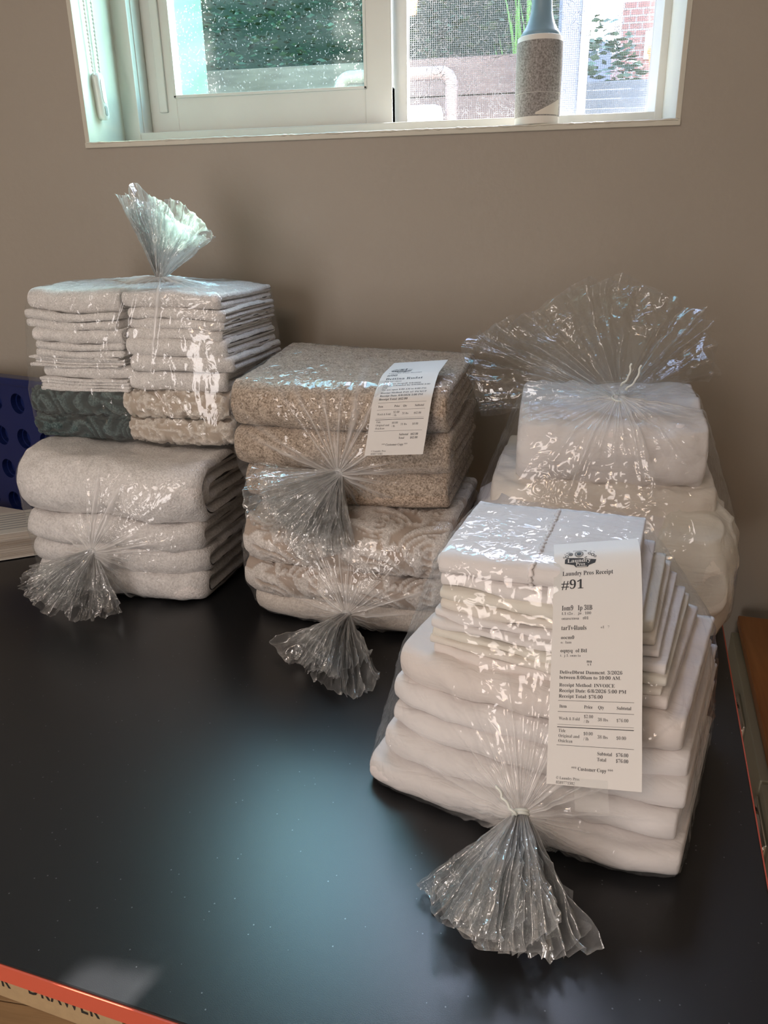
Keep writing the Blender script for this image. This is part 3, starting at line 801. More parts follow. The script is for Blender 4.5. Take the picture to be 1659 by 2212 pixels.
# relief patterns ------------------------------------------------------
def rel_floral(seed, f):
    def fn(U, W_):
        P = np.stack([U * f, W_ * f, np.full(len(U), seed * 5.3)], 1)
        n = vnoise(P, seed) + 0.5 * vnoise(P * 2.1, seed + 4)
        return smoothstep(-0.1, 0.12, 0.32 - np.abs(n) * 1.1)
    return fn
def rel_leaf(seed, f):
    def fn(U, W_):
        P = np.stack([U * f, W_ * f, np.full(len(U), seed * 5.3)], 1)
        a = 3.2 * vnoise(P * 0.5, seed)
        s = np.sin((U * np.cos(a) + W_ * np.sin(a)) * f * 6.0 + 2 * vnoise(P * 1.5, seed + 2))
        return smoothstep(-0.3, 0.5, s)
    return fn
def rel_scroll(seed):
    """paisley scrolls: rows of teardrop whorls with fans of curved stems between them"""
    def fn(U, W_):
        h = np.zeros(len(U))
        px, pz = 0.15, 0.085
        for ox, oz, flip in ((0.0, 0.0, 1), (px / 2, pz / 2, -1)):
            u = (U + 0.03 - ox + px * 20.5) % px - px / 2
            z = (W_ - 0.012 - oz + pz * 20.5) % pz - pz / 2
            u = u * flip
            r = np.hypot(u, z * 1.25); a = np.arctan2(z * 1.25, u)
            # whorl
            sp = np.sin(2 * math.pi * (r / 0.0115 - a / (2 * math.pi)))
            h = np.maximum(h, smoothstep(-0.05, 0.35, sp) * (r < 0.034) * (r > 0.003))
            # fan of stems rising from the whorl
            rr = np.hypot(u + 0.045, z + 0.02); aa = np.arctan2(z + 0.02, u + 0.045) + rr * 9
            st_ = np.sin(aa * 9)
            h = np.maximum(h, smoothstep(0.1, 0.45, st_) * (r > 0.038) * (rr > 0.02))
        return h
    return fn

def place(o, px, py, pz, a, tilt=(0, 0)):
    o.location = (px, py, pz); o.rotation_euler = (math.radians(tilt[0]), math.radians(tilt[1]), -math.radians(a)); return o

def world_pts(o, step=7):
    bpy.context.view_layer.update()
    co = np.empty(len(o.data.vertices) * 3, dtype=np.float32); o.data.vertices.foreach_get('co', co)
    co = co.reshape(-1, 3)[::step]
    m = np.array(o.matrix_basis)
    return co @ m[:3, :3].T + m[:3, 3]

# ------------------------------------------------------------------ bags
def film_body(name, things, K, parent, seed, mat, infl=0.002, extra=(), ntheta=96, nphi=400, streak=1.0, zmin=0.0012, amp=0.0016, pull=1.0):
    P = np.concatenate([world_pts(o) for o in things])
    c0 = P.mean(0)
    dv = P - c0
    P = P + dv / np.linalg.norm(dv, axis=1, keepdims=True) * infl
    K = np.array(K)
    bm = bmesh.new()
    for p in P: bm.verts.new(p)
    for e in list(extra): bm.verts.new(e)
    ax = (K - c0); ax /= np.linalg.norm(ax)
    bm.verts.new(K + ax * 0.002)
    r = bmesh.ops.convex_hull(bm, input=bm.verts[:])
    bmesh.ops.delete(bm, geom=[v for v in bm.verts if not v.link_faces], context='VERTS')
    tree = BVHTree.FromBMesh(bm); bm.free()
    t1 = np.cross(ax, [0, 0, 1.0]); 
    if np.linalg.norm(t1) < 1e-3: t1 = np.array([1.0, 0, 0])
    t1 /= np.linalg.norm(t1); t2 = np.cross(ax, t1)
    th = math.pi * (np.linspace(0.012, 0.995, ntheta) ** 1.5)
    ph = np.linspace(0, 2 * math.pi, nphi, endpoint=False)
    G = np.zeros((ntheta, nphi, 3))
    # coarse ray cast, then interpolate
    nph_c = nphi // 2
    phc = np.linspace(0, 2 * math.pi, nph_c, endpoint=False)
    Gc = np.zeros((ntheta, nph_c, 3))
    cV = Vector(c0)
    for i, t in enumerate(th):
        for j, p in enumerate(phc):
            d = ax * math.cos(t) + (t1 * math.cos(p) + t2 * math.sin(p)) * math.sin(t)
            hit = tree.ray_cast(cV, Vector(d), 5.0)
            Gc[i, j] = hit[0] if hit[0] is not None else c0 + d * 0.1
    G[:, 0::2] = Gc; G[:, 1::2] = (Gc + np.roll(Gc, -1, 1)) / 2
    for _ in range(3):
        S = (np.roll(G, 1, 1) + np.roll(G, -1, 1)) / 2
        T = G.copy(); T[1:-1] = (G[:-2] + G[2:]) / 2
        w = np.linspace(0.15, 0.5, ntheta)[:, None, None]
        G = G * (1 - w) + w * (S + T) / 2
    V = G.reshape(-1, 3)
    nm = grid_normals(V, ntheta, nphi, wrap_v=True)
    out_ = V - c0
    sg = np.sign((nm * out_).sum(1)); nm = nm * np.where(sg == 0, 1, sg)[:, None]
    rr = np.linalg.norm(V - K, axis=1)
    PH = np.tile(ph, ntheta)
    rs = np.random.RandomState(seed)
    disp = np.zeros(len(V)); gat = 0.9 * np.exp(-rr / 0.022)
    for k in range(int(120 * streak)):                          # gathers running out from the knot
        p0 = rs.uniform(0, 2 * math.pi); wd = rs.uniform(0.012, 0.05); re = rs.uniform(0.05, 0.24) * rs.uniform(0.5, 1.1); a = rs.uniform(0.2, 1.0) ** 1.5
        bend = rs.uniform(-1.2, 1.2)
        dphi = (PH - p0 - bend * rr + math.pi) % (2 * math.pi) - math.pi
        lat = dphi / wd
        prof = a * np.exp(-lat ** 2) * np.clip(1 - rr / re, 0, 1)
        disp += prof * np.clip(rr / 0.02, 0.15, 1) * 0.0036; gat += prof * 0.75
    # crinkles
    q = vnoise(V * np.array([60, 60, 60]) + seed, seed)
    q2 = vnoise(V * np.array([25, 25, 25]) + seed, seed + 3)
    disp += amp * (1 - np.abs(q) * 2) * np.clip(q2 * 2 + 0.4, 0, 1) + amp * 0.6 * vnoise(V * 140, seed + 8)
    V = V + nm * np.maximum(disp, -0.0015)[:, None]
    V[:, 2] = np.maximum(V[:, 2], zmin)
    fa = grid_faces(ntheta, nphi, wrap_v=True)
    o = mesh_obj(name, V, fa, mat, parent, attr=np.clip(gat, 0, 1))
    ftree = BVHTree.FromPolygons(V.tolist(), fa.tolist())
    return o, (V, ftree, c0)

def tuft(name, K, ends, nrm, parent, seed, mat, layers=6, pleats=11, amp=0.007, nr=40, ns=180, r0=0.005, lift=0.0, zmin=0.0012, jag=0.12, spread=0.006, curl=0.012):
    """the gathered mouth of the bag beyond the knot: crumpled petals of film fanning out to the given end points"""
    K = np.array(K); E = np.array(ends, float); nrm = np.array(nrm, float); nrm /= np.linalg.norm(nrm)
    rs = np.random.RandomState(seed)
    m = len(E)
    VV, FF, AA = [], [], []; base = 0
    for L in range(layers):
        full = L < 2
        span = 1.0 if full else rs.uniform(0.3, 0.6)
        s0 = 0.0 if full else rs.uniform(0.0, 1 - span)
        q = np.linspace(0, 1, ns); s = s0 + span * q
        f = s * (m - 1); i = np.clip(f.astype(int), 0, m - 2); t = (f - i)[:, None]
        p0 = E[np.clip(i - 1, 0, m - 1)]; p1 = E[i]; p2 = E[i + 1]; p3 = E[np.clip(i + 2, 0, m - 1)]
        end = 0.5 * ((2 * p1) + (-p0 + p2) * t + (2 * p0 - 5 * p1 + 4 * p2 - p3) * t ** 2 + (-p0 + 3 * p1 - 3 * p2 + p3) * t ** 3)
        np_ = max(2.0, pleats * span) * rs.uniform(0.8, 1.25)
        ph = q * np_ + 1.1 * vnoise(np.stack([q * 5, q * 0 + L, q * 0], 1), seed + L)
        tri = 2 * np.abs(2 * (ph % 1) - 1) - 1
        tri = np.sign(tri) * np.abs(tri) ** 0.85
        am = amp * (0.35 + 1.5 * np.abs(vnoise(np.stack([q * 6, q * 0 + 3 * L, q * 0], 1), seed + 5)))
        lf = (1.0 if L == 0 else rs.uniform(0.72, 1.03))
        ln = lf * (1 + jag * vnoise(np.stack([s * 7, q * 0 + L, q * 0], 1), seed + 11) - jag * 0.3 * np.abs(vnoise(np.stack([q * 26, q * 0, q * 0 + L], 1), seed + 12)))
        ln = np.clip(ln, 0.5, 1.1)
        r = np.linspace(0.0, 1, nr) ** 1.1
        dirv = end - K
        G = np.zeros((nr, ns, 3)); A = np.zeros((nr, ns))
        off = (L - (layers - 1) / 2) * spread
        tang = np.gradient(end, axis=0); tang /= np.maximum(np.linalg.norm(tang, axis=1, keepdims=True), 1e-9)
        for a in range(nr):
            ra = r[a]
            neck = (1 - ra) ** 3
            base_p = K + dirv * (ln * ra)[:, None] + tang * ((q - 0.5) * 2 * r0 * neck)[:, None]
            z_ = np.zeros(ns)
            c1 = 1 - 2 * np.abs(vnoise(np.stack([s * 13, z_ + ra * 3.5, z_ + L * 2.3], 1), seed + 21)) ** 0.75
            c2 = 1 - 2 * np.abs(vnoise(np.stack([s * 26 + ra * 3, z_ + ra * 7, z_ + L * 4.3], 1), seed + 31)) ** 0.75
            c3 = vnoise(np.stack([s * 50, z_ + ra * 16, z_ + L * 1.3], 1), seed + 51)
            dz = am * tri * (0.2 + 0.9 * ra) * min(1, ra * 6 + 0.15) + off * min(1, ra * 2.2) + (0.009 * c1 + 0.0045 * c2 + 0.0014 * c3) * ra + curl * ra * ra * vnoise(np.stack([s * 4, z_, z_ + L], 1), seed + 41) + lift * math.sin(ra * math.pi)
            G[a] = base_p + nrm * dz[:, None] + tang * ((0.005 * c1 + 0.003 * tri) * ra)[:, None]
            A[a] = 0.8 * (1 - ra) ** 2.5 + 0.25 * np.clip(np.abs(tri) - 0.75, 0, 1) * 4 * (1 - 0.6 * ra) + (0.35 if a == nr - 1 else 0)
        V = G.reshape(-1, 3)
        if zmin is not None: V[:, 2] = np.maximum(V[:, 2], zmin + 0.0006 * (L + rs.rand(len(V)) * 0.5))
        VV.append(V); FF.append(grid_faces(nr, ns) + base); AA.append(A.ravel()); base += len(V)
    return mesh_obj(name, np.concatenate(VV), np.concatenate(FF), mat, parent, attr=np.clip(np.concatenate(AA), 0, 1))

def knot(name, K, axis, parent, mat, r=0.0065, tails=(), rt=0.0014):
    bm = bmesh.new()
    K = Vector(K); ax = Vector(axis).normalized()
    x = ax.orthogonal().normalized(); y = ax.cross(x)
    pts = []
    for k in range(40):
        a = 2 * math.pi * k / 20
        pts.append(K + (x * math.cos(a) + y * math.sin(a)) * r + ax * (0.0022 * (k / 20 - 1)))
    tube(bm, pts, rt, 7)
    for tl in tails:
        p = [Vector(q) for q in tl]
        fine = []
        for a, b in zip(p, p[1:]):
            for k in range(8): fine.append(a.lerp(b, k / 8))
        fine.append(p[-1])
        tube(bm, [q + Vector((math.cos(i * 1.1), 0, math.sin(i * 1.1))) * 0.0008 for i, q in enumerate(fine)], rt * 0.9, 6)
    return bm_obj(name, bm, mat, parent, True)

def bag(label, loc):
    return tag(empty('plastic_bag', loc), label, 'plastic bag')
def adopt(b, *objs):
    for o in objs: o.matrix_parent_inverse = Matrix.Translation(-Vector(b.location))

# ================================================================== A: lower left bag, white bath towels
A = []
aA = 6; PA = (-0.572, 0.922)
z = 0.003
labs = ['bottom white bath towel in the lower left bag, resting nearest the table', 'second white bath towel up in the lower left bag',
        'third white bath towel up in the lower left bag', 'thick plump white towel on top inside the lower left bag']
for i, (t, w, dy) in enumerate(((0.039, 0.292, 0.0), (0.037, 0.296, 0.003), (0.04, 0.296, 0.0), (0.09, 0.306, -0.004))):
    o = cloth_fold('bath_towel', MAT['white_plush'], w, 0.225, t, 1 if i < 3 else 2, 20 + i, endr=0.011, wave=(0.0012 * (i + 1), 3), bulge=0.028, rough=0.0024, front=0.9)
    place(o, PA[0], PA[1] + dy, z, aA); tag(o, labs[i], 'towel', 'towels in the lower left bag'); A.append(o); z += t * 0.985
zA = z
KA = (-0.564, 0.884, 0.092)
bA = bag('clear plastic bag of white bath towels, lower left, its gathered mouth flared on the table', (PA[0], PA[1] + 0.1, 0))
fo, HA = film_body('film', A, KA, bA, 3, MAT['film'])
tu = tuft('gathered_mouth', KA, [(-0.66, 0.862, 0.07), (-0.648, 0.856, 0.03), (-0.604, 0.85, 0.01), (-0.555, 0.835, 0.01), (-0.524, 0.866, 0.012)], (0.1, -0.75, 0.65), bA, 5, MAT['film_neck'])
kn = knot('knot', KA, (0, -1, -0.3), bA, MAT['film_knot'], 0.0055, rt=0.0012)
adopt(bA, fo, tu, kn)

# ================================================================== C: upper left bag, small towels in two columns
C = []
aC = 4; nC = (math.cos(math.radians(aC)), -math.sin(math.radians(aC)))
FC = (-0.396, 1.003)
def at_front(F, n, s, back=0.0):
    return F[0] + n[0] * s - n[1] * back, F[1] + n[1] * s + n[0] * back
z0C = zA + 0.006
z = z0C
for i, t in enumerate((0.036, 0.037)):
    o = cloth_fold('hand_towel', MAT['teal_terry'], 0.163, 0.2, t, 2, 40 + i, res=0.003, relief=rel_leaf(5 + i, 42), bulge=0.012)
    place(o, *at_front(FC, nC, -0.248, 0.0), z, aC)
    tag(o, ['lower dark teal hand towel in the upper left bag', 'upper dark teal hand towel in the upper left bag'][i], 'towel', 'teal hand towels'); C.append(o); z += t
zl = z; z = z0C - 0.002
for i, t in enumerate((0.039, 0.04)):
    o = cloth_fold('hand_towel', MAT['cream_terry'], 0.168, 0.205, t, 2, 44 + i, res=0.003, relief=rel_floral(8 + i, 80), bulge=0.01)
    place(o, *at_front(FC, nC, -0.083, -0.004), z, aC)
    tag(o, ['lower cream sculpted-pattern hand towel in the upper left bag', 'upper cream sculpted-pattern hand towel in the upper left bag'][i], 'towel', 'cream patterned hand towels'); C.append(o); z += t
zr = z
ords = ['bottom', 'second', 'third', 'fourth', 'fifth', 'sixth', 'seventh', 'eighth']
lt = (0.019, 0.017, 0.014, 0.021, 0.02, 0.023, 0.03)
for i, t in enumerate(lt):
    rev = i in (0, 2, 3, 5)
    o = cloth_fold('washcloth', MAT['white_terry'], 0.150 - 0.006 * (i == 3), 0.19, t, 2 if not rev else (2, 1)[i % 2], 60 + i, res=0.004, bulge=0.005, rough=0.0016, uneven=0.005, gap=0.05, wave=(0.0011 * (i + 1), 1, -1) if rev else (0.0011 * (i + 1), 1))
    bk = 0.004 + 0.004 * math.sin(i * 1.3)
    place(o, *at_front(FC, nC, -0.232 + 0.004 * math.sin(i * 2.1), bk + (0.188 if rev else 0)), zl, aC + (180 if rev else 0))
    tag(o, 'white washcloth, %s from the top in the left column of the upper left bag' % (['first', 'second', 'third', 'fourth', 'fifth', 'sixth', 'seventh'][6 - i]), 'washcloth', 'white washcloths in the upper left bag'); C.append(o); zl += t * 0.985
rt_ = (0.029, 0.021, 0.024, 0.014, 0.014, 0.016, 0.022)
for i, t in enumerate(rt_):
    o = cloth_fold('washcloth', MAT['white_terry'], 0.155 + (0.004 if i < 3 else -0.002), 0.2, t, 1, 80 + i, res=0.004, bulge=0.01, rough=0.0018, uneven=0.004, gap=0.06, endr=0.005, wave=(0.001 * (i + 1), 5))
    place(o, *at_front(FC, nC, -0.078 + 0.004 * math.sin(i * 1.7), 0.0 if i < 3 else 0.008), zr, aC)
    tag(o, 'white washcloth, %s from the top in the right column of the upper left bag' % (['first', 'second', 'third', 'fourth', 'fifth', 'sixth', 'seventh'][6 - i]), 'washcloth', 'white washcloths in the upper left bag'); C.append(o); zr += t * 0.985
zC = max(zl, zr)
KC = (-0.515, 1.085, zC + 0.012)
bC = bag('clear plastic bag of white, teal and cream small towels, upper left, mouth tied upright', (-0.55, 1.1, z0C))
fo, HC = film_body('film', C, KC, bC, 7, MAT['film'], zmin=-1, streak=0.9)
tu = tuft('gathered_mouth', KC, [(-0.57, 1.085, zC + 0.122), (-0.545, 1.09, zC + 0.135), (-0.505, 1.095, zC + 0.122), (-0.469, 1.095, zC + 0.1), (-0.432, 1.095, zC + 0.066)], (0.1, -1, 0.1), bC, 9, MAT['film_neck'], pleats=11, zmin=None)
kn = knot('knot', KC, (0, 0, 1), bC, MAT['film_knot'], 0.0058, rt=0.0012)
adopt(bC, fo, tu, kn)

# ================================================================== D: lower middle bag, cream scroll towels
D = []
aD = 6
z = 0.004
labs = ['plain cream towel at the bottom of the lower middle bag', 'cream towel with sculpted scrolls, second up in the lower middle bag', 'cream towel with sculpted scrolls, top of the lower middle bag']
for i, (t, mt) in enumerate(((0.034, 'plain_cream'), (0.046, 'scroll_terry'), (0.066, 'scroll_terry'))):
    o = cloth_fold('bath_towel', MAT[mt], 0.285 - 0.02 * (i == 0), 0.25, t, 2, 100 + i, res=0.0025 if i else 0.005, relief=rel_scroll(i) if i else None, bulge=0.02, front=0.95)
    place(o, -0.214, 0.868 + 0.006 * (i == 0), z, aD); tag(o, labs[i], 'towel', 'towels in the lower middle bag'); D.append(o); z += t * 0.985
zD = z
KD = (-0.198, 0.838, 0.046)
bD = bag('clear plastic bag of cream scroll-patterned towels, lower middle, mouth spread on the table', (-0.21, 1.0, 0))
fo, HD = film_body('film', D, KD, bD, 13, MAT['film'])
tu = tuft('gathered_mouth', KD, [(-0.287, 0.812, 0.022), (-0.246, 0.764, 0.012), (-0.205, 0.736, 0.012), (-0.166, 0.722, 0.014), (-0.136, 0.737, 0.02)], (0.0, -0.5, 0.86), bD, 15, MAT['film_neck'], lift=0.006)
kn = knot('knot', KD, (0, -1, -0.5), bD, MAT['film_knot'], 0.0055, rt=0.0012)
adopt(bD, fo, tu, kn)

# ================================================================== E: upper middle bag, beige towels
E = []
aE = 5
z = zD + 0.005
for i, (t, w, x, dy) in enumerate(((0.048, 0.288, -0.224, 0.0), (0.053, 0.298, -0.226, -0.003), (0.06, 0.298, -0.228, -0.002))):
    o = cloth_fold('bath_towel', MAT['beige_terry'], w, 0.25, t, 2, 120 + i, bulge=0.016, rough=0.0016, front=1.0)
    place(o, x, 0.93 + dy, z, aE, tilt=(4.0 if i == 2 else 0.6, 0))
    tag(o, ['bottom', 'middle', 'top'][i] + ' beige bath towel of the three in the upper middle bag', 'towel', 'beige bath towels'); E.append(o); z += t * 0.985
KE = (-0.216, 0.9, 0.212)
bE = bag('clear plastic bag of three beige bath towels, upper middle, with a receipt taped on', (-0.225, 1.07, zD + 0.004))
fo, HE = film_body('film', E, KE, bE, 17, MAT['film'], zmin=-1)
tu = tuft('gathered_mouth', KE, [(-0.322, 0.862, 0.236), (-0.325, 0.855, 0.196), (-0.306, 0.85, 0.148), (-0.25, 0.845, 0.114), (-0.21, 0.845, 0.106), (-0.186, 0.85, 0.112)], (0.05, -0.9, 0.4), bE, 19, MAT['film_neck'], pleats=13, zmin=None)
kn = knot('knot', KE, (-0.3, -1, -0.4), bE, MAT['film_knot'], 0.0055, rt=0.0012)
adopt(bE, fo, tu, kn)

# ================================================================== R: rear right bag, bulky bedding
R = []
o = pillow('comforter', MAT['sheet_white'], 0.31, 0.26, 0.165, 31, (0.4, 0.4), 0.006, 11, 0.011)
place(o, 0.115, 1.035, 0.002, 6); tag(o, 'bulky cream folded comforter low in the rear right bag', 'bedding', 'bedding in the rear right bag'); R.append(o)
o = pillow('crumpled_sheet', MAT['sheet_ivory'], 0.125, 0.24, 0.165, 37, (0.6, 0.65), 0.005, 11, 0.009)
place(o, 0.222, 0.99, 0.002, 4); tag(o, 'crumpled off-white sheet at the right side of the rear right bag', 'bedding', 'bedding in the rear right bag'); R.append(o)
o = cloth_fold('folded_duvet', MAT['sheet_cream'], 0.285, 0.24, 0.06, 2, 33, bulge=0.03, rough=0.004, front=1.0)
place(o, 0.11, 0.935, 0.125, 6, tilt=(3, 0)); tag(o, 'cream folded duvet under the top fold in the rear right bag', 'bedding', 'bedding in the rear right bag'); R.append(o)
o = cloth_fold('folded_sheet', MAT['sheet_white'], 0.235, 0.2, 0.085, 3, 35, bulge=0.014, rough=0.0045, front=0.8)
place(o, 0.122, 0.957, 0.176, 3, tilt=(9, 0)); tag(o, 'white folded sheet on top inside the rear right bag', 'bedding', 'bedding in the rear right bag'); R.append(o)
KR = (0.13, 1.0, 0.292)
bR = bag('tall clear plastic bag of white bedding, rear right, with a wide flared mouth', (0.12, 1.0, 0))
fo, HR = film_body('film', R, KR, bR, 23, MAT['film'], streak=1.2)
tu = tuft('flared_mouth', KR, [(-0.062, 1.03, 0.262), (-0.075, 1.05, 0.31), (-0.07, 1.06, 0.352), (-0.01, 1.08, 0.385), (0.07, 1.1, 0.428), (0.13, 1.1, 0.44), (0.2, 1.09, 0.41), (0.246, 1.08, 0.385), (0.262, 1.06, 0.31)], (0.0, -0.9, 0.35), bR, 27, MAT['film_wide'], layers=2, pleats=10, amp=0.013, zmin=None, ns=260, nr=44, spread=0.02, jag=0.05)
kn = knot('twist_tie', KR, (0.1, -0.4, 1), bR, MAT['tie'], 0.008, [[(0.136, 0.99, 0.305), (0.147, 0.985, 0.318), (0.152, 0.985, 0.338)], [(0.13, 0.992, 0.31), (0.138, 0.985, 0.322), (0.14, 0.985, 0.34)]])
adopt(bR, fo, tu, kn)

# ================================================================== F: front bag, folded sheets
F = []
aF = 18.6; nF = (math.cos(math.radians(aF)), -math.sin(math.radians(aF)))
def slab(z0, t, lx, rx, fy, depth, mat, seed, layers=3, bulge=0.012, rough=0.002, sag=0.0, a=None, front=1.0, tilt=(0, 0)):
    """lx, rx: world points (x, y) of the front left and right ends"""
    cx_, cy_ = (lx[0] + rx[0]) / 2, (lx[1] + rx[1]) / 2
    ang = math.degrees(math.atan2(lx[1] - rx[1], rx[0] - lx[0])) if a is None else a
    w = math.hypot(rx[0] - lx[0], rx[1] - lx[1])
    o = cloth_fold('folded_sheet', MAT[mat], w, depth, t, layers, seed, bulge=bulge, rough=rough, sag=sag, front=front)
    place(o, cx_ + fy * math.sin(math.radians(ang)), cy_ + fy * math.cos(math.radians(ang)), z0, ang, tilt); F.append(o); return o
lay = [  # z0, t, left, right, mat, layers
    (0.003, 0.027, (-0.130, 0.578), (0.139, 0.487), 'sheet_white', 2),
    (0.029, 0.027, (-0.118, 0.588), (0.138, 0.501), 'sheet_white', 2),
    (0.055, 0.024, (-0.110, 0.596), (0.141, 0.511), 'sheet_white', 2),
    (0.078, 0.022, (-0.108, 0.603), (0.144, 0.518), 'sheet_white', 2),
    (0.099, 0.034, (-0.104, 0.609), (0.139, 0.526), 'sheet_pink', 2)]
for i, (z0, t, l, r_, mt, ly) in enumerate(lay):
    o = slab(z0, t, l, r_, 0.0, 0.235 - 0.004 * i, mt, 200 + i, ly, bulge=0.016, rough=0.0022)
    tag(o, ['bottom folded white sheet spreading widest under the front bag pile', 'folded white sheet, second up in the lower pile of the front bag', 'folded white sheet, third up in the lower pile of the front bag',
            'folded white sheet, fourth up in the lower pile of the front bag', 'soft pinkish folded sheet topping the lower pile of the front bag'][i], 'sheet', 'folded sheets in the front bag')
up = [  # t, left s, right s (along the front), setback, material
    (0.012, -0.102, 0.107, 0.050, 'sheet_pink'), (0.007, -0.103, 0.107, 0.053, 'sheet_cream'), (0.007, -0.104, 0.105, 0.056, 'sheet_ivory'),
    (0.008, -0.106, 0.104, 0.060, 'sheet_white'), (0.008, -0.098, 0.102, 0.066, 'sheet_white'), (0.010, -0.094, 0.098, 0.071, 'sheet_cream'),
    (0.011, -0.096, 0.093, 0.074, 'sheet_ivory'), (0.012, -0.096, 0.086, 0.078, 'sheet_white'), (0.022, -0.096, 0.078, 0.082, 'sheet_white')]
z = 0.13
names = ['lowest', 'second', 'third', 'fourth', 'fifth', 'sixth', 'seventh', 'eighth', 'top']
c0x, c0y = 0.012, 0.532
for i, (t, sl, sr, sb, mt) in enumerate(up):
    ai = math.radians(aF - 0.9 * i); ca, sa = math.cos(ai), math.sin(ai)
    l = (c0x + ca * sl, c0y - sa * sl); r_ = (c0x + ca * sr, c0y - sa * sr)
    o = slab(z, t, l, r_, sb, 0.19 - 0.004 * i, mt, 220 + i, 1 if t < 0.015 else 2, bulge=0.006, rough=0.0016)
    tag(o, '%s folded pillowcase in the thin upper pile of the front bag%s' % (names[i], ' under the receipt' if i == 8 else ''), 'pillowcase', 'pillowcases in the front bag'); z += t * 0.97
zF = z
# gathered elastic seam across the top pillowcase
rs_ = random.Random(6); bm = bmesh.new(); sp_ = []
for k in range(60): sp_.append((0.001 + 0.0012 * math.sin(k * 1.9), 0.15 - 0.146 * k / 59, 0.0208 + 0.0006 * rs_.random()))
for k in range(1, 12): sp_.append((0.0012 * math.sin(k * 2.1), 0.0055 - 0.006 * math.sin(math.pi * k / 11), 0.0212 * (1 - k / 11.0) + 0.001))
tube(bm, sp_, [rs_.uniform(0.0014, 0.0026) for _ in sp_], 6)
bm_obj('elastic_seam', bm, MAT['sheet_white'], F[-1], True)
KF = (0.018, 0.495, 0.064)
bF = bag('clear plastic bag of folded white sheets in front, with the long receipt taped on', (0.03, 0.62, 0))
fo, HF = film_body('film', F, KF, bF, 29, MAT['film'], streak=1.2)
tu = tuft('gathered_mouth', KF, [(-0.058, 0.462, 0.02), (-0.04, 0.418, 0.012), (0.008, 0.402, 0.012), (0.039, 0.412, 0.014), (0.07, 0.428, 0.018)], (0.0, -0.5, 0.86), bF, 33, MAT['film_neck'], pleats=12, lift=0.01, amp=0.008)
kn = knot('twist_tie', KF, (0.05, -1, -0.6), bF, MAT['tie'], 0.006, [[(0.014, 0.488, 0.068), (0.004, 0.493, 0.078), (-0.002, 0.497, 0.088)]])
adopt(bF, fo, tu, kn)

# ------------------------------------------------------------------ receipts
def serif(s):
    o = ''
    for c in s:
        if 'A' <= c <= 'Z': o += chr(0x1D400 + ord(c) - 65)
        elif 'a' <= c <= 'z': o += chr(0x1D41A + ord(c) - 97)
        elif '0' <= c <= '9': o += chr(0x1D7CE + ord(c) - 48)
        else: o += c
    return o
def text_tris(s, size, thin=False, shear=0.0):
    cu = bpy.data.curves.new('t', 'FONT'); cu.body = serif(s); cu.size = size; cu.resolution_u = 3; cu.shear = shear
    if thin: cu.offset = -0.011 * size
    ob = bpy.data.objects.new('t', cu); COL.objects.link(ob)
    dg = bpy.context.evaluated_depsgraph_get()
    me = bpy.data.meshes.new_from_object(ob.evaluated_get(dg))
    v = np.array([(p.co.x, p.co.y) for p in me.vertices]) if len(me.vertices) else np.zeros((0, 2))
    f = [tuple(p.vertices) for p in me.polygons]
    bpy.data.objects.remove(ob); bpy.data.curves.remove(cu); bpy.data.meshes.remove(me)
    return v, f

class Ink:
    def __init__(s): s.v = []; s.f = []; s.h = []
    def add(s, v, f, h=0.00025):
        b = len(s.v)
        for p in v: s.v.append((float(p[0]), float(p[1]))); s.h.append(h)
        for q in f: s.f.append(tuple(i + b for i in q))
    def text(s, t, u, v, size, thin=False, right=False, wmax=None, h=0.00025, wide=1.0):
        V, Fc = text_tris(t, size, thin)
        if not len(V): return
        V[:, 0] *= wide
        wd = V[:, 0].max()
        if wmax: V[:, 0] *= wmax / wd; wd = wmax
        V = V + np.array([u - (wd if right else 0), v]); s.add(V, Fc, h)
    def rect(s, u0, v0, u1, v1, h=0.00025):
        n = 8
        P = []; Q = []
        for k in range(n + 1):
            P += [(u0 + (u1 - u0) * k / n, v0), (u0 + (u1 - u0) * k / n, v1)]
        for k in range(n): Q.append((2 * k, 2 * k + 2, 2 * k + 3, 2 * k + 1))
        s.add(P, Q, h)
    def poly(s, pts, h=0.00025): s.add(pts, [tuple(range(len(pts)))], h)
    def ring(s, u, v, r0, r1, h=0.00025, n=20, sx=1.0):
        P = []; Q = []
        for k in range(n):
            a = 2 * math.pi * k / n
            P += [(u + r0 * sx * math.cos(a), v + r0 * math.sin(a)), (u + r1 * sx * math.cos(a), v + r1 * math.sin(a))]
        for k in range(n): Q.append((2 * k, 2 * ((k + 1) % n), 2 * ((k + 1) % n) + 1, 2 * k + 1))
        s.add(P, Q, h)
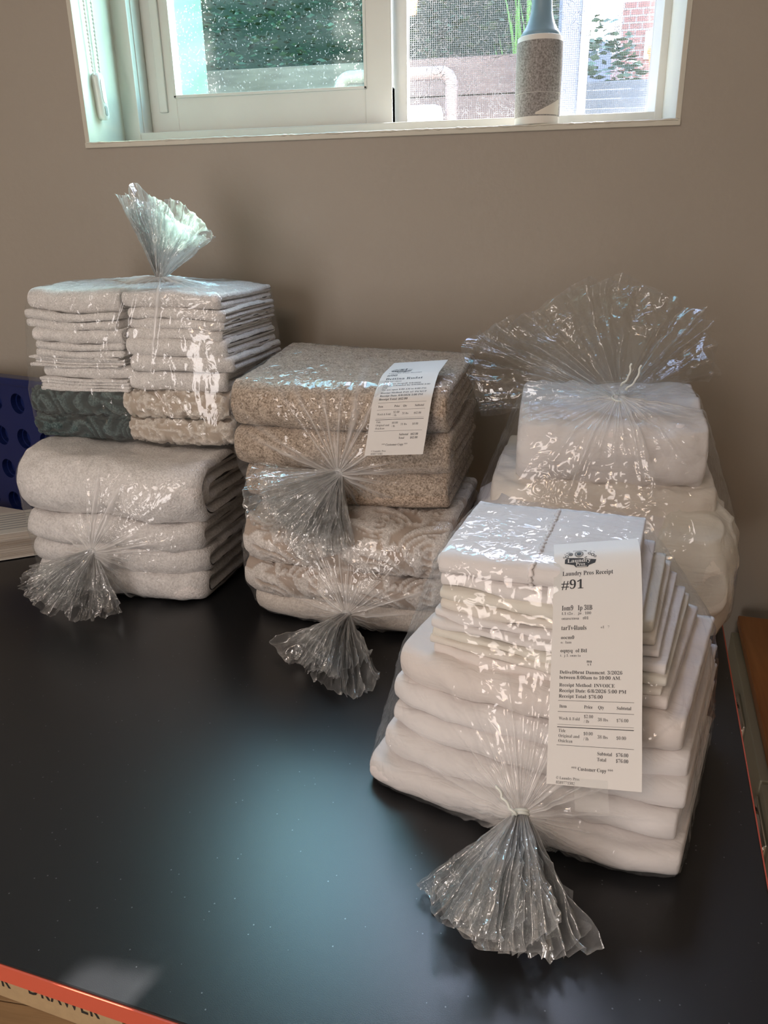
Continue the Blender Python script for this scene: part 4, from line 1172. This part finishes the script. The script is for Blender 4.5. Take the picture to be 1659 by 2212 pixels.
def logo(ink, wht, u, v):
    """washing machine among bubbles over a dark banner with the shop's name"""
    ink.ring(u - 0.0012, v + 0.0085, 0.0028, 0.0033); ink.ring(u - 0.0012, v + 0.0085, 0.0, 0.0021); ink.ring(u - 0.0012, v + 0.0085, 0.0036, 0.0039)
    ink.rect(u - 0.0062, v + 0.0035, u - 0.0057, v + 0.0135); ink.rect(u - 0.0062, v + 0.0131, u + 0.0034, v + 0.0135)
    ink.poly([(u + 0.0034, v + 0.0035), (u + 0.0056, v + 0.0045), (u + 0.0056, v + 0.0126), (u + 0.0034, v + 0.0135)])
    for (a, b, r) in ((-0.0085, 0.0085, 0.002), (-0.0118, 0.006, 0.0016), (-0.0115, 0.0102, 0.0009), (-0.0098, 0.0118, 0.0007), (0.0078, 0.0085, 0.0014), (0.0105, 0.0068, 0.0016), (0.009, 0.0112, 0.0007), (0.0125, 0.005, 0.0012), (-0.0145, 0.0052, 0.0009), (0.0118, 0.0098, 0.0006), (-0.0135, 0.0085, 0.0006)):
        ink.ring(u + a, v + b, r * 0.62, r, n=12)
    ink.ring(u - 0.0085, v + 0.0085, 0, 0.0009, n=10)
    ink.poly([(u - 0.0135, v + 0.003), (u - 0.011, v + 0.0045), (u + 0.001, v + 0.0036), (u + 0.0135, v + 0.0016), (u + 0.0125, v - 0.0016), (u + 0.0072, v - 0.0036), (u + 0.0062, v - 0.0052), (u - 0.004, v - 0.0052), (u - 0.0058, v - 0.003), (u - 0.0138, v - 0.0012)])
    wht.text('Laundry', u - 0.0115, v - 0.0004, 0.0054, h=0.0004, wide=1.02)
    wht.text('Pros', u - 0.0042, v - 0.0036, 0.0042, h=0.0004)
    wht.rect(u - 0.0035, v - 0.0048, u + 0.0055, v - 0.0043, h=0.0004)

def lower_rows(ink, k, lbs, total, two_line_total=False):
    """table of charges; k scales the layout, v measured up from the bottom edge"""
    T = lambda t, u, v, sz, thin=False, **kw: ink.text(t, u * k, v * k, sz * k, thin, wide=0.86, **kw)
    T('\u00a9 Laundry Pros', 0.0085, 0.0046, 0.0034, True); T('8589771302', 0.0085, 0.0008, 0.0034, True)
    T('*** Customer Copy ***', 0.0215, 0.0128, 0.0042)
    T('Subtotal', 0.0432, 0.0262, 0.004); T('$76.00' if lbs == 38 else '$62.00', 0.069, 0.0262, 0.004, right=True)
    T('Total', 0.0432, 0.0215, 0.004); T('$76.00' if lbs == 38 else '$62.00', 0.069, 0.0215, 0.004, right=True)
    ink.rect(0.008 * k, 0.0325 * k, 0.0735 * k, 0.0328 * k)
    T('Tide', 0.0092, 0.0435, 0.0039, True); T('Original and', 0.0092, 0.0392, 0.0039, True); T('Oxiclean', 0.0092, 0.035, 0.0039, True)
    T('$0.00', 0.0312, 0.042, 0.0039, True); T('/ lb', 0.0312, 0.0376, 0.0039, True); T('%d lbs' % lbs, 0.0432, 0.0398, 0.0039, True); T('$0.00', 0.059, 0.0398, 0.0039, True)
    ink.rect(0.008 * k, 0.0475 * k, 0.0735 * k, 0.0481 * k); ink.rect(0.008 * k, 0.0498 * k, 0.0735 * k, 0.05 * k)
    T('Wash & Fold', 0.0092, 0.0538, 0.0039, True); T('$2.00', 0.0312, 0.0562, 0.0039, True); T('/ lb', 0.0312, 0.0521, 0.0039, True); T('%d lbs' % lbs, 0.0432, 0.0541, 0.0039, True); T(total, 0.059, 0.0541, 0.0039, True)
    ink.rect(0.008 * k, 0.0607 * k, 0.0735 * k, 0.061 * k)
    T('Item', 0.0092, 0.0642, 0.0039); T('Price', 0.0312, 0.0642, 0.0039); T('Qty', 0.0432, 0.0642, 0.0039); T('Subtotal', 0.059, 0.0642, 0.0039)
    ink.rect(0.008 * k, 0.0702 * k, 0.0735 * k, 0.0705 * k)

def receipt(label, loc, path, wdir_of, W, build, tapes, curl=None):
    """path: list of 3-D points up the left edge; wdir_of(t): vector across"""
    rec = tag(empty('receipt', loc), label, 'receipt')
    P = np.array(path, float)
    # smooth the path densely
    for _ in range(4):
        Q = [P[0]]
        for a, b in zip(P, P[1:]): Q += [a * 0.75 + b * 0.25, a * 0.25 + b * 0.75]
        Q.append(P[-1]); P = np.array(Q)
    s = np.concatenate([[0], np.cumsum(np.linalg.norm(np.diff(P, axis=0), axis=1))]); L = s[-1]
    def ev(u, v, h):
        v = np.clip(v, 0, L)
        c = np.stack([np.interp(v, s, P[:, k]) for k in range(3)], 1)
        dv = np.stack([np.interp(np.clip(v + 0.002, 0, L), s, P[:, k]) - np.interp(np.clip(v - 0.002, 0, L), s, P[:, k]) for k in range(3)], 1)
        wd = wdir_of(v / L)
        n = np.cross(wd, dv); n /= np.linalg.norm(n, axis=1, keepdims=True)
        return c + wd * u[:, None] + n * h[:, None], n
    nv_, nu_ = 60, 10
    vv, uu = np.meshgrid(np.linspace(0, L, nv_), np.linspace(0, W, nu_), indexing='ij'); vv = vv.ravel(); uu = uu.ravel()
    f0, _ = ev(uu, vv, np.full(len(uu), 0.0001)); f1, _ = ev(uu, vv, np.full(len(uu), -0.0001))
    gf = grid_faces(nv_, nu_)
    pp = mesh_obj('paper', np.concatenate([f0, f1]), np.concatenate([gf[:, ::-1], gf + len(f0)]), MAT['paper'], rec); adopt(rec, pp)
    ink, wht = Ink(), Ink(); build(ink, wht, L, W)
    for nm, I_, mt in (('printing', ink, MAT['ink']), ('logo_lettering', wht, MAT['paper'])):
        a = np.array(I_.v); h = np.array(I_.h)
        co, _ = ev(a[:, 0], a[:, 1], h)
        o = mesh_obj(nm, co, I_.f, mt, rec, smooth=False); adopt(rec, o); o['kind'] = 'stuff'
    for (u0, v0, u1, v1, sk) in tapes:
        n = 6; P2 = []
        for i in range(n):
            for j in range(n):
                a, b = i / (n - 1), j / (n - 1)
                P2.append((u0 + (u1 - u0) * a + sk * b, v0 + (v1 - v0) * b))
        P2 = np.array(P2); vcl = np.clip(P2[:, 1], 0, L)
        co, nn_ = ev(P2[:, 0], vcl, np.full(len(P2), 0.0006))
        ex_ = (P2[:, 1] - vcl)
        dv = (P[-1] - P[-6]); dv = dv / np.linalg.norm(dv); db = (P[5] - P[0]); db = db / np.linalg.norm(db)
        co = co + np.where(ex_ > 0, ex_, 0)[:, None] * dv + np.where(ex_ < 0, ex_, 0)[:, None] * db
        o = mesh_obj('tape', co, grid_faces(n, n), MAT['tape'], rec); adopt(rec, o)
    return rec

def build91(ink, wht, L, W):
    k = W / 0.08
    lower_rows(ink, k, 38, '$76.00')
    T = lambda t, u, v, sz, thin=False, **kw: ink.text(t, u * k, v * k, sz * k, thin, **kw)
    T('Receipt Total: $76.00', 0.0083, 0.0728, 0.0042); T('Receipt Date: 6/8/2026 5:00 PM', 0.0083, 0.0776, 0.0042); T('Receipt Method: INVOICE', 0.0083, 0.0824, 0.0042)
    T('between 8:00am to 10:00 AM.', 0.0083, 0.089, 0.0042); T('DeliveDbrnt Danmcnt. 3/2026', 0.0083, 0.0935, 0.0042)
    T('ma', 0.0322, 0.1035, 0.0036); T('x t', 0.033, 0.101, 0.0032)
    T('t.  j-1. onm ta', 0.0083, 0.1086, 0.0032, True); T('oqnyq  ol Btl', 0.0083, 0.1125, 0.0046, wide=0.95)
    T('o.  lam', 0.0083, 0.1203, 0.0034, True); T('oocm0', 0.0083, 0.1243, 0.0044)
    T('tarTv4lauls', 0.0083, 0.1325, 0.0058, wide=0.8); T('o1   7', 0.044, 0.1335, 0.0032, True)
    T('onascmoa   t01', 0.0083, 0.1418, 0.0038, True); T('L1 t2o .   jn . 100', 0.0083, 0.1464, 0.0036, True)
    T('Iom9   Ip 3IB', 0.0083, 0.1505, 0.0066, wide=0.72)
    T('#91', 0.0075, L / k - 0.0605, 0.0125)
    T('Laundry Pros Receipt', 0.0083, L / k - 0.0475, 0.0062, wide=0.8)
    logo(ink, wht, 0.0255 * k, L - 0.031)

def build90(ink, wht, L, W):
    k = W / 0.08
    lower_rows(ink, k, 31, '$62.00')
    T = lambda t, u, v, sz, thin=False, **kw: ink.text(t, u * k, v * k, sz * k, thin, **kw)
    v = 0.074
    for t, sz, dv_, b in (('Receipt Total: $62.00', 0.0042, 0.0055, 0), ('Receipt Date: 6/8/2026 5:00 PM', 0.0042, 0.0055, 0), ('Receipt Method: PAY AT PICKUP', 0.0042, 0.0065, 0), ('We are open 6:00 AM to 6:00 PM.', 0.0042, 0.0047, 0), ('PM.', 0.0042, 0.0047, 0),
                          ('Pickup scheduled for 6/9/2026 4:00', 0.0042, 0.0047, 0), ('Customer Dropoff: 6/8/2026', 0.0042, 0.0062, 0), ('858-847-8833', 0.0038, 0.006, 1), ('Bettina Rudat', 0.0085, 0.0105, 0), ('#90', 0.0085, 0.0095, 0), ('Laundry Pros Receipt', 0.005, 0.0, 0)):
        T(t, 0.0083, v, sz, bool(b)); v += dv_
    logo(ink, wht, 0.0245 * k, v * k + 0.0115 * k)

def hull_path(H, xa, zlist, xs, ylist, wd, W, off=0.003):
    """points up the bag's front at heights zlist, then back across its top at depths ylist, kept clear of the film over the paper's width"""
    out_ = []; n = len(zlist) + len(ylist) - 1
    for i, zz in enumerate(zlist):
        x_ = xa + (xs - xa) * i / n
        ys = []
        for k in range(9):
            p = wd * W * k / 8
            hit = H[1].ray_cast(Vector((x_ + p[0], -1.0, zz + p[2])), Vector((0, 1, 0)), 5.0)
            if hit[0] is not None: ys.append(hit[0].y - p[1])
        out_.append((x_, min(ys) - off, zz))
    for j, yy in enumerate(ylist):
        x_ = xa + (xs - xa) * (len(zlist) + j) / n
        zs = []
        for k in range(9):
            p = wd * W * k / 8
            hit = H[1].ray_cast(Vector((x_ + p[0], yy + p[1], 3.0)), Vector((0, 0, -1)), 5.0)
            if hit[0] is not None: zs.append(hit[0].z - p[2])
        out_.append((x_, yy, max(zs) + off))
    return out_

w91 = np.array([0.0705, -0.0225, 0.019]); w91 = w91 / np.linalg.norm(w91)
p91 = hull_path(HF, 0.037, (0.087, 0.105, 0.12, 0.135, 0.15, 0.165, 0.18, 0.195), 0.04, (0.625, 0.64, 0.652), w91, 0.0735)
receipt('long white receipt numbered 91 taped to the front bag', (0.06, 0.55, 0.05), p91, lambda t: np.tile(w91, (len(t), 1)), 0.0735, build91, [(0.024, -0.018, 0.05, 0.006, -0.002), (0.032, 0.0, 0.05, 0.0, 0.004)])
w90 = np.array([0.075, -0.006, 0.006]); w90 = w90 / np.linalg.norm(w90)
p90 = hull_path(HE, -0.182, (0.236, 0.25, 0.265, 0.28, 0.295, 0.308), -0.165, (0.965, 0.985, 1.01, 1.04), w90, 0.0745)
receipt('shorter white receipt numbered 90 taped over the beige towels bag', (-0.14, 0.94, 0.23), p90, lambda t: np.tile(w90, (len(t), 1)), 0.0745, build90, [(0.03, 0.0, 0.055, 0.0, 0.0)])

# ------------------------------------------------------------------ left edge: blue board with holes, books
bb = tag(empty('holed_board', (-0.93, 1.25, 0.0), math.radians(-20)), 'dark blue plastic board with rows of round holes by the left wall', 'board')
bmt = plain('blue_plastic', (0.006, 0.014, 0.085), 0.35)
def holed_plate(w, h, cols, rows, cw, chh, r, x0, z0, y0, y1):
    bm = bmesh.new(); n = 24
    for i in range(cols):
        for j in range(rows):
            cx_, cz_ = x0 + cw * (i + 0.5), z0 + chh * (j + 0.5)
            inn, outr = [], []
            for k in range(n):
                a = 2 * math.pi * k / n + math.pi / 4
                ca, sa = math.cos(a), math.sin(a)
                m_ = max(abs(ca), abs(sa))
                outr.append((cx_ + ca / m_ * cw / 2, cz_ + sa / m_ * chh / 2)); inn.append((cx_ + r * ca, cz_ + r * sa))
            A = [bm.verts.new((p[0], y0, p[1])) for p in outr]; B = [bm.verts.new((p[0], y0, p[1])) for p in inn]; Cc = [bm.verts.new((p[0], y1, p[1])) for p in inn]
            D_ = [bm.verts.new((cx_ + (p[0] - cx_) * 0.86, y1, cz_ + (p[1] - cz_) * 0.86)) for p in inn]; E_ = [bm.verts.new((cx_ + (p[0] - cx_) * 0.86, y1 + 0.008, cz_ + (p[1] - cz_) * 0.86)) for p in inn]
            for k in range(n):
                q = (k + 1) % n
                bm.faces.new((A[k], A[q], B[q], B[k])); bm.faces.new((B[k], B[q], Cc[q], Cc[k])); bm.faces.new((Cc[k], Cc[q], D_[q], D_[k])); bm.faces.new((D_[k], D_[q], E_[q], E_[k]))
            bm.faces.new(E_[::-1])
    bmesh.ops.remove_doubles(bm, verts=bm.verts[:], dist=0.0004)
    return bm
bm = holed_plate(0, 0, 5, 4, 0.063, 0.0645, 0.0185, -0.158, -0.006, -0.012, -0.002)
bm_obj('front_plate', bm, bmt, bb)
bm = bmesh.new()
add_box(bm, (-0.166, -0.014, 0.0), (-0.156, 0.012, 0.262), 0.002); add_box(bm, (0.156, -0.014, 0.0), (0.166, 0.012, 0.262), 0.002)
add_box(bm, (-0.166, -0.016, 0.252), (0.166, 0.012, 0.266), 0.003); add_box(bm, (-0.16, 0.0085, 0.001), (0.16, 0.012, 0.258), 0.0)
bm_obj('rim', bm, bmt, bb)

def book(name, loc, rz, w, d, h, label, cover, hard):
    b = tag(empty(name, loc, rz), label, 'book')
    pm, nt, bs, out = new_mat('page_edges')
    tc = N(nt, 'ShaderNodeTexCoord'); mp = N(nt, 'ShaderNodeMapping'); mp.inputs['Scale'].default_value = (3, 3, 260)
    nt.links.new(tc.outputs['Object'], mp.inputs[0]); nn = N(nt, 'ShaderNodeTexNoise'); nn.inputs['Scale'].default_value = 1.0; nn.inputs['Detail'].default_value = 2
    nt.links.new(mp.outputs[0], nn.inputs['Vector']); r = ramp(nt, [(0.35, (0.33, 0.28, 0.23)), (0.55, (0.5, 0.45, 0.39))]); nt.links.new(nn.outputs['Fac'], r.inputs[0]); nt.links.new(r.outputs[0], bs.inputs['Base Color'])
    bs.inputs['Roughness'].default_value = 0.9
    # slightly splayed block of leaves
    bm = bmesh.new()
    n = 12
    for k in range(n):
        z0 = h * k / n; e = 0.0015 * math.sin(k * 2.3) 
        add_box(bm, (0.001 + e, 0.001 - e * 0.6, z0 + 0.0015), (w - 0.001 + e, d - 0.001, z0 + h / n * 0.94 + 0.0015))
    bm_obj('pages', bm, pm, b)
    bm = bmesh.new()
    add_box(bm, (0, 0, h + 0.001), (w, d, h + 0.0025), 0.0004); add_box(bm, (0, 0, 0), (w, d, 0.0015), 0.0004)
    bm_obj('cover', bm, cover, b)
    if hard:
        bm = bmesh.new()
        for k in range(7): add_box(bm, (0.012, 0.02 + k * 0.012, h + 0.0026), (w - 0.03 - 0.01 * (k % 3), 0.0235 + k * 0.012, h + 0.0029))
        bm_obj('cover_lines', bm, plain('grey_print', (0.3, 0.3, 0.3), 0.8), b)
    return b
book('book', (-0.885, 0.985, 0.0015), math.radians(32), 0.17, 0.11, 0.043, 'thick pale paperback lying at the left edge beside the lower left bag', plain('pale_cover', (0.62, 0.6, 0.55), 0.7), True)
book('book', (-1.05, 1.13, 0.0015), math.radians(-14), 0.16, 0.1, 0.022, 'thinner pale book lying behind the thick one at the left edge', plain('pale_cover_b', (0.6, 0.56, 0.52), 0.7), False)

# ------------------------------------------------------------------ right edge: dresser, blue pouch with fluff
dr = tag(empty('dresser', (0.42, 0.9, FLOOR_Z)), 'grey drawer cabinet with an orange-brown wooden top right of the table', 'dresser')
da = math.atan2(1.199 - 0.92, 0.393 - 0.351)                 # its face runs roughly beside the table edge
fdir = Vector((math.cos(da), math.sin(da), 0)); fn_ = Vector((math.sin(da), -math.cos(da), 0))
Fo = Vector((0.393, 1.199, 0))
dr.location = Fo - fdir * 0.75; dr.location.z = FLOOR_Z; dr.rotation_euler = (0, 0, da - math.pi / 2)
# local: y runs along the face towards the wall, x away from the table
DT = -0.15 - FLOOR_Z
grey = plain('grey_green_paint', (0.36, 0.345, 0.26), 0.6)
box_obj('carcass', (0.004, 0.0, 0.0), (0.5, 0.83, DT - 0.02), plain('dark_carcass', (0.05, 0.04, 0.03), 0.6), dr)
box_obj('wooden_top', (-0.002, -0.01, DT - 0.018), (0.52, 0.84, DT), MAT['oak'], dr, bevel=0.003)
for k in range(3):
    for (ya, yb, hy) in ((0.01, 0.41, 0.36), (0.416, 0.82, 0.6)):
        zt_ = DT - 0.024 - k * 0.185; zh = zt_ - 0.03
        dw = box_obj('drawer', (-0.012, ya, zt_ - 0.176), (0.006, yb, zt_), grey, dr, bevel=0.002)
        bm = bmesh.new()
        tube(bm, [(-0.012, hy - 0.035, zh), (-0.03, hy - 0.033, zh), (-0.03, hy + 0.033, zh), (-0.012, hy + 0.035, zh)], 0.0045, 10)
        add_box(bm, (-0.0165, hy - 0.045, zh - 0.014), (-0.0118, hy + 0.045, zh + 0.014), 0.001)
        hd = bm_obj('handle', bm, MAT['chrome'], dw, True)
pc = tag(empty('fluffy_pouch', (0.49, 1.16, -0.149)), 'blue plush pouch with pale fluff at the right edge on the wooden top', 'pouch')
o = pillow('body', plain('blue_plush', (0.01, 0.05, 0.16), 0.95, bump=(200, 0.004)), 0.13, 0.12, 0.17, 51, (0.8, 0.8), 0.006, 20, 0.0, 60, 40); o.parent = pc
hv, hf = [], []
rg = random.Random(8)
for k in range(1400):
    u = Vector((rg.gauss(0, 1), rg.gauss(0, 1), rg.gauss(0, 1))).normalized()
    p = Vector((-0.035 + u.x * 0.03, -0.05 + u.y * 0.02, 0.085 + u.z * 0.035)); q = p + u * 0.012 + Vector((rg.uniform(-1, 1), rg.uniform(-1, 1), rg.uniform(-1, 1))) * 0.005
    t = u.orthogonal().normalized() * 0.0012; i = len(hv)
    hv += [tuple(p + t), tuple(p - t), tuple(q)]; hf.append((i, i + 1, i + 2))
o = mesh_obj('fluff', hv, hf, plain('pale_fluff', (0.72, 0.6, 0.6), 0.9), pc, smooth=False); o['kind'] = 'stuff'

# ------------------------------------------------------------------ under the table: cardboard box
cb = tag(empty('cardboard_box', (-0.842, 0.827, FLOOR_Z), math.radians(-9.4)), 'brown cardboard box lettered DRAWER on the floor under the table', 'box')
bm = bmesh.new(); add_box(bm, (-0.35, 0.0, 0.0), (0.262, 0.4, 0.16), 0.002)
bm_obj('carton', bm, MAT['card'], cb)
V, Fc = text_tris('R   DRAWER', 0.085)
def sans(s, size):
    cu = bpy.data.curves.new('t', 'FONT'); cu.body = s; cu.size = size; cu.resolution_u = 3; cu.offset = 0.012 * size; cu.space_character = 1.15
    ob = bpy.data.objects.new('t', cu); COL.objects.link(ob)
    me = bpy.data.meshes.new_from_object(ob.evaluated_get(bpy.context.evaluated_depsgraph_get()))
    v = np.array([tuple(p.co) for p in me.vertices]); f = [tuple(p.vertices) for p in me.polygons]
    bpy.data.objects.remove(ob); bpy.data.curves.remove(cu); bpy.data.meshes.remove(me)
    return v, f
V, Fc = sans('DRAWER', 0.052)
P = np.stack([V[:, 0] * 0.62 + 0.07, np.full(len(V), -0.0008), V[:, 1] * 0.9 + 0.036], 1)
mesh_obj('lettering', P, Fc, plain('black_print', (0.02, 0.02, 0.02), 0.7), cb, smooth=False)
V, Fc = sans('FOR', 0.052)
P = np.stack([V[:, 0] * 0.62 - 0.035, np.full(len(V), -0.0008), V[:, 1] * 0.9 + 0.03], 1)
mesh_obj('lettering', P, Fc, plain('black_print_b', (0.02, 0.02, 0.02), 0.7), cb, smooth=False)
bpy.context.view_layer.update()
